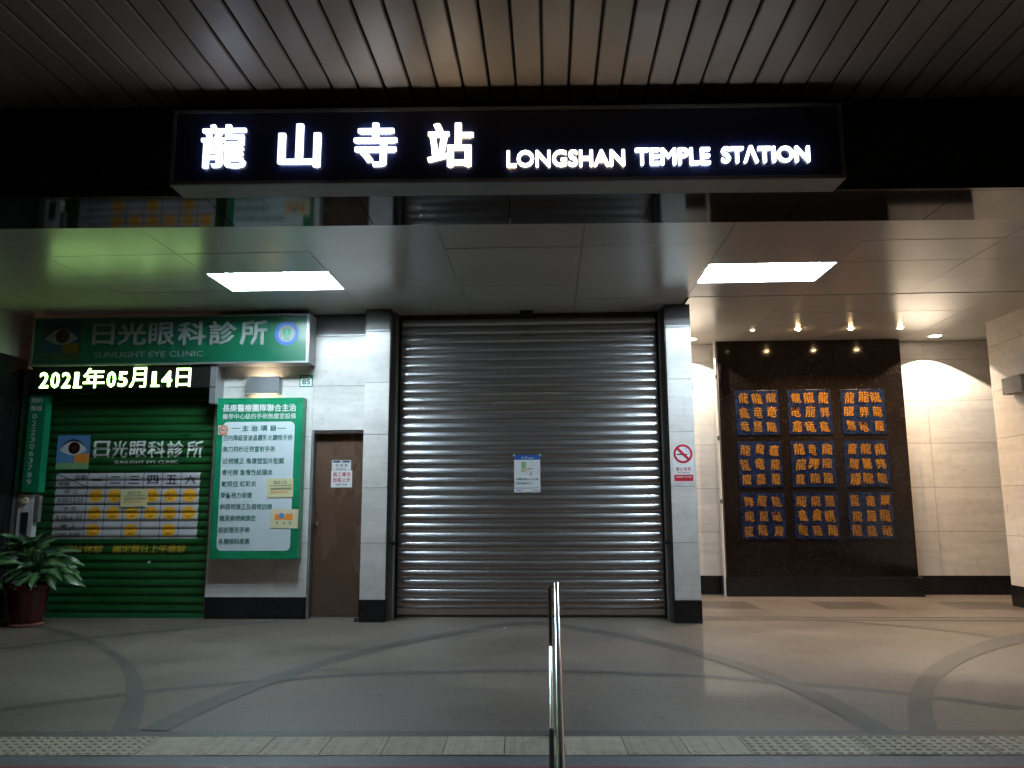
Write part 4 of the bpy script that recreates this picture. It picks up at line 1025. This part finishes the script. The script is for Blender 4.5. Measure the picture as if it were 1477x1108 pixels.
# ------------------------------------------------------------------ handrail at the head of the steps
hr = thing('handrail', 'polished stainless steel handrail running down the steps towards the street', 'handrail', (0.03, 4.765, 0))
sl = 0.50
def hp(y, z0=.868): return (0.004-.0*y, y, z0+sl*y)       # y is negative towards the street
m = MB(); m.tube(hp(-.012), hp(-2.4), .018, n=20); m.lathe([(0.0, .010), (.010, .008), (.0175, 0.002), (.018, -.004)], 20, (hp(-.012)[0], -.012, .868)); m.build('top_rail', MT['chrome'], hr)
MB().tube((-.034, 0, .012), (-.034, 0, .845), .0125, n=16).build('post', MT['chrome'], hr)
MB().tube((-.034, 0, .845), (0.004, -.02, .852), .010, n=12).build('bracket', MT['chrome'], hr)
MB().tube((-.034, 0, .0), (-.034, 0, .012), .038, n=20).build('base_flange', MT['chrome'], hr)
MB().tube((-.034, -1.05, -.46), (-.034, -1.05, .33), .0125, n=16).build('post', MT['chrome'], hr)
MB().tube((-.034, -2.2, -.6), (-.034, -2.2, -.24), .0125, n=16).build('post', MT['chrome'], hr)
MB().tube((-.034, -.02, .50), (-.034, -2.4, .50-sl*2.38), .011, n=14).build('lower_rail', MT['chrome'], hr)

q = onZ(728, 907, 0)
tag(MB().add([(-.012, -.008, .006), (.014, -.01, .009), (.010, .012, .006), (-.008, .010, .014), (0, 0, .018)], [(0, 1, 4), (1, 2, 4), (2, 3, 4), (3, 0, 4), (0, 3, 2, 1)]).build('litter', MT['white_paper'], None, loc=(float(q[0]), float(q[1]), 0)), 'tiny crumpled white scrap of paper on the floor before the shutter', 'litter')

# ------------------------------------------------------------------ potted plants
def leaf_mesh(L, W, droop, seed, mat):
    r = random.Random(seed); nx, ny = 10, 4; vs = []; uvs = []
    for i in range(nx+1):
        t = i/nx; wd = W*(math.sin(math.pi*min(1, t*1.02)**.72)**.9)*(1 if t < .98 else .02)
        for j in range(ny+1):
            s = j/ny*2-1
            x = L*t; y = s*wd*.5; z = -droop*t*t+abs(s)*wd*.16+.008*math.sin(t*9+seed)*abs(s)
            vs.append((x, y, z)); uvs.append((t, (s+1)/2))
    fs = [(i*(ny+1)+j, (i+1)*(ny+1)+j, (i+1)*(ny+1)+j+1, i*(ny+1)+j+1) for i in range(nx) for j in range(ny)]
    me = bpy.data.meshes.new('leaf'); me.from_pydata(vs, [], fs); uvl = me.uv_layers.new(name='UVMap')
    for p in me.polygons:
        p.use_smooth = True
        for li in p.loop_indices: uvl.data[li].uv = uvs[me.loops[li].vertex_index]
    me.materials.append(mat); return me
def plant(label, loc, nleaf, seed, potr, poth, spread, xbias, mats, kx=1):
    t = thing('potted_plant', label, 'potted plant', loc, 0, 'leafy plants in dark red pots')
    r = random.Random(seed)
    MB().lathe([(potr*.72, .03), (potr*.86, .10), (potr*1.0, poth*.8), (potr*1.06, poth*.9), (potr*1.14, poth*.93), (potr*1.16, poth), (potr*1.02, poth), (potr*.98, poth-.05)], 36).build('pot', MT['pot'], t)
    MB().lathe([(0, .002), (potr*.86, .002), (potr*.9, .02), (potr*.8, .034), (0, .034)], 30).build('pot_foot', MT['terracotta'], t)
    MB().lathe([(potr*1.0, poth-.04), (0.0, poth-.03)], 24).build('soil', MT['soil'], t)
    ml = [leaf_mesh(.28, .135, .09, 1, mats[0]), leaf_mesh(.32, .13, .13, 2, mats[0]), leaf_mesh(.25, .13, .05, 3, mats[1]), leaf_mesh(.22, .11, .10, 4, mats[0])]
    for k in range(nleaf):
        az = r.uniform(0, 2*math.pi); hgt = r.random()
        el = R(50)*hgt-R(30)*(1-hgt)+r.uniform(-.25, .25)
        sr = spread*(1-.45*hgt)*r.uniform(.35, 1)
        base = Vector((math.cos(az)*sr+xbias*(1-hgt)*.6, math.sin(az)*sr*.8, poth+.10+hgt*.34))
        foot = Vector((math.cos(az)*.05, math.sin(az)*.05, poth-.03))
        mid = foot.lerp(base, .55)+Vector((0, 0, .06))
        m = MB().tube(foot, mid, .007, .005, 6, False).tube(mid, base, .005, .004, 6, False)
        m.build('stalk', MT['stem'], t)
        o = inst('leaf', ml[r.randrange(4)], None, t)
        o.location = base; sc = r.uniform(.7, 1.12); o.scale = (sc, sc, sc)
        o.rotation_euler = (r.uniform(-.3, .3)+(.75*math.cos(az)), -el*.8, az+r.uniform(-.4, .4))
    return t
plant('leafy variegated plant in a dark red pot before the green shutter', (-5.93, 8.74, 0), 84, 11, .205, .46, .24, .22, (MT['leaf'], MT['leaf2']))
plant('second leafy plant in a dark red pot cut by the left edge of the picture', (-6.28, 8.30, 0), 56, 23, .19, .40, .2, 0.0, (MT['leaf'], MT['leaf2']))

bpy.data.objects.remove(_to)
for me in list(bpy.data.curves):
    if me.users == 0: bpy.data.curves.remove(me)
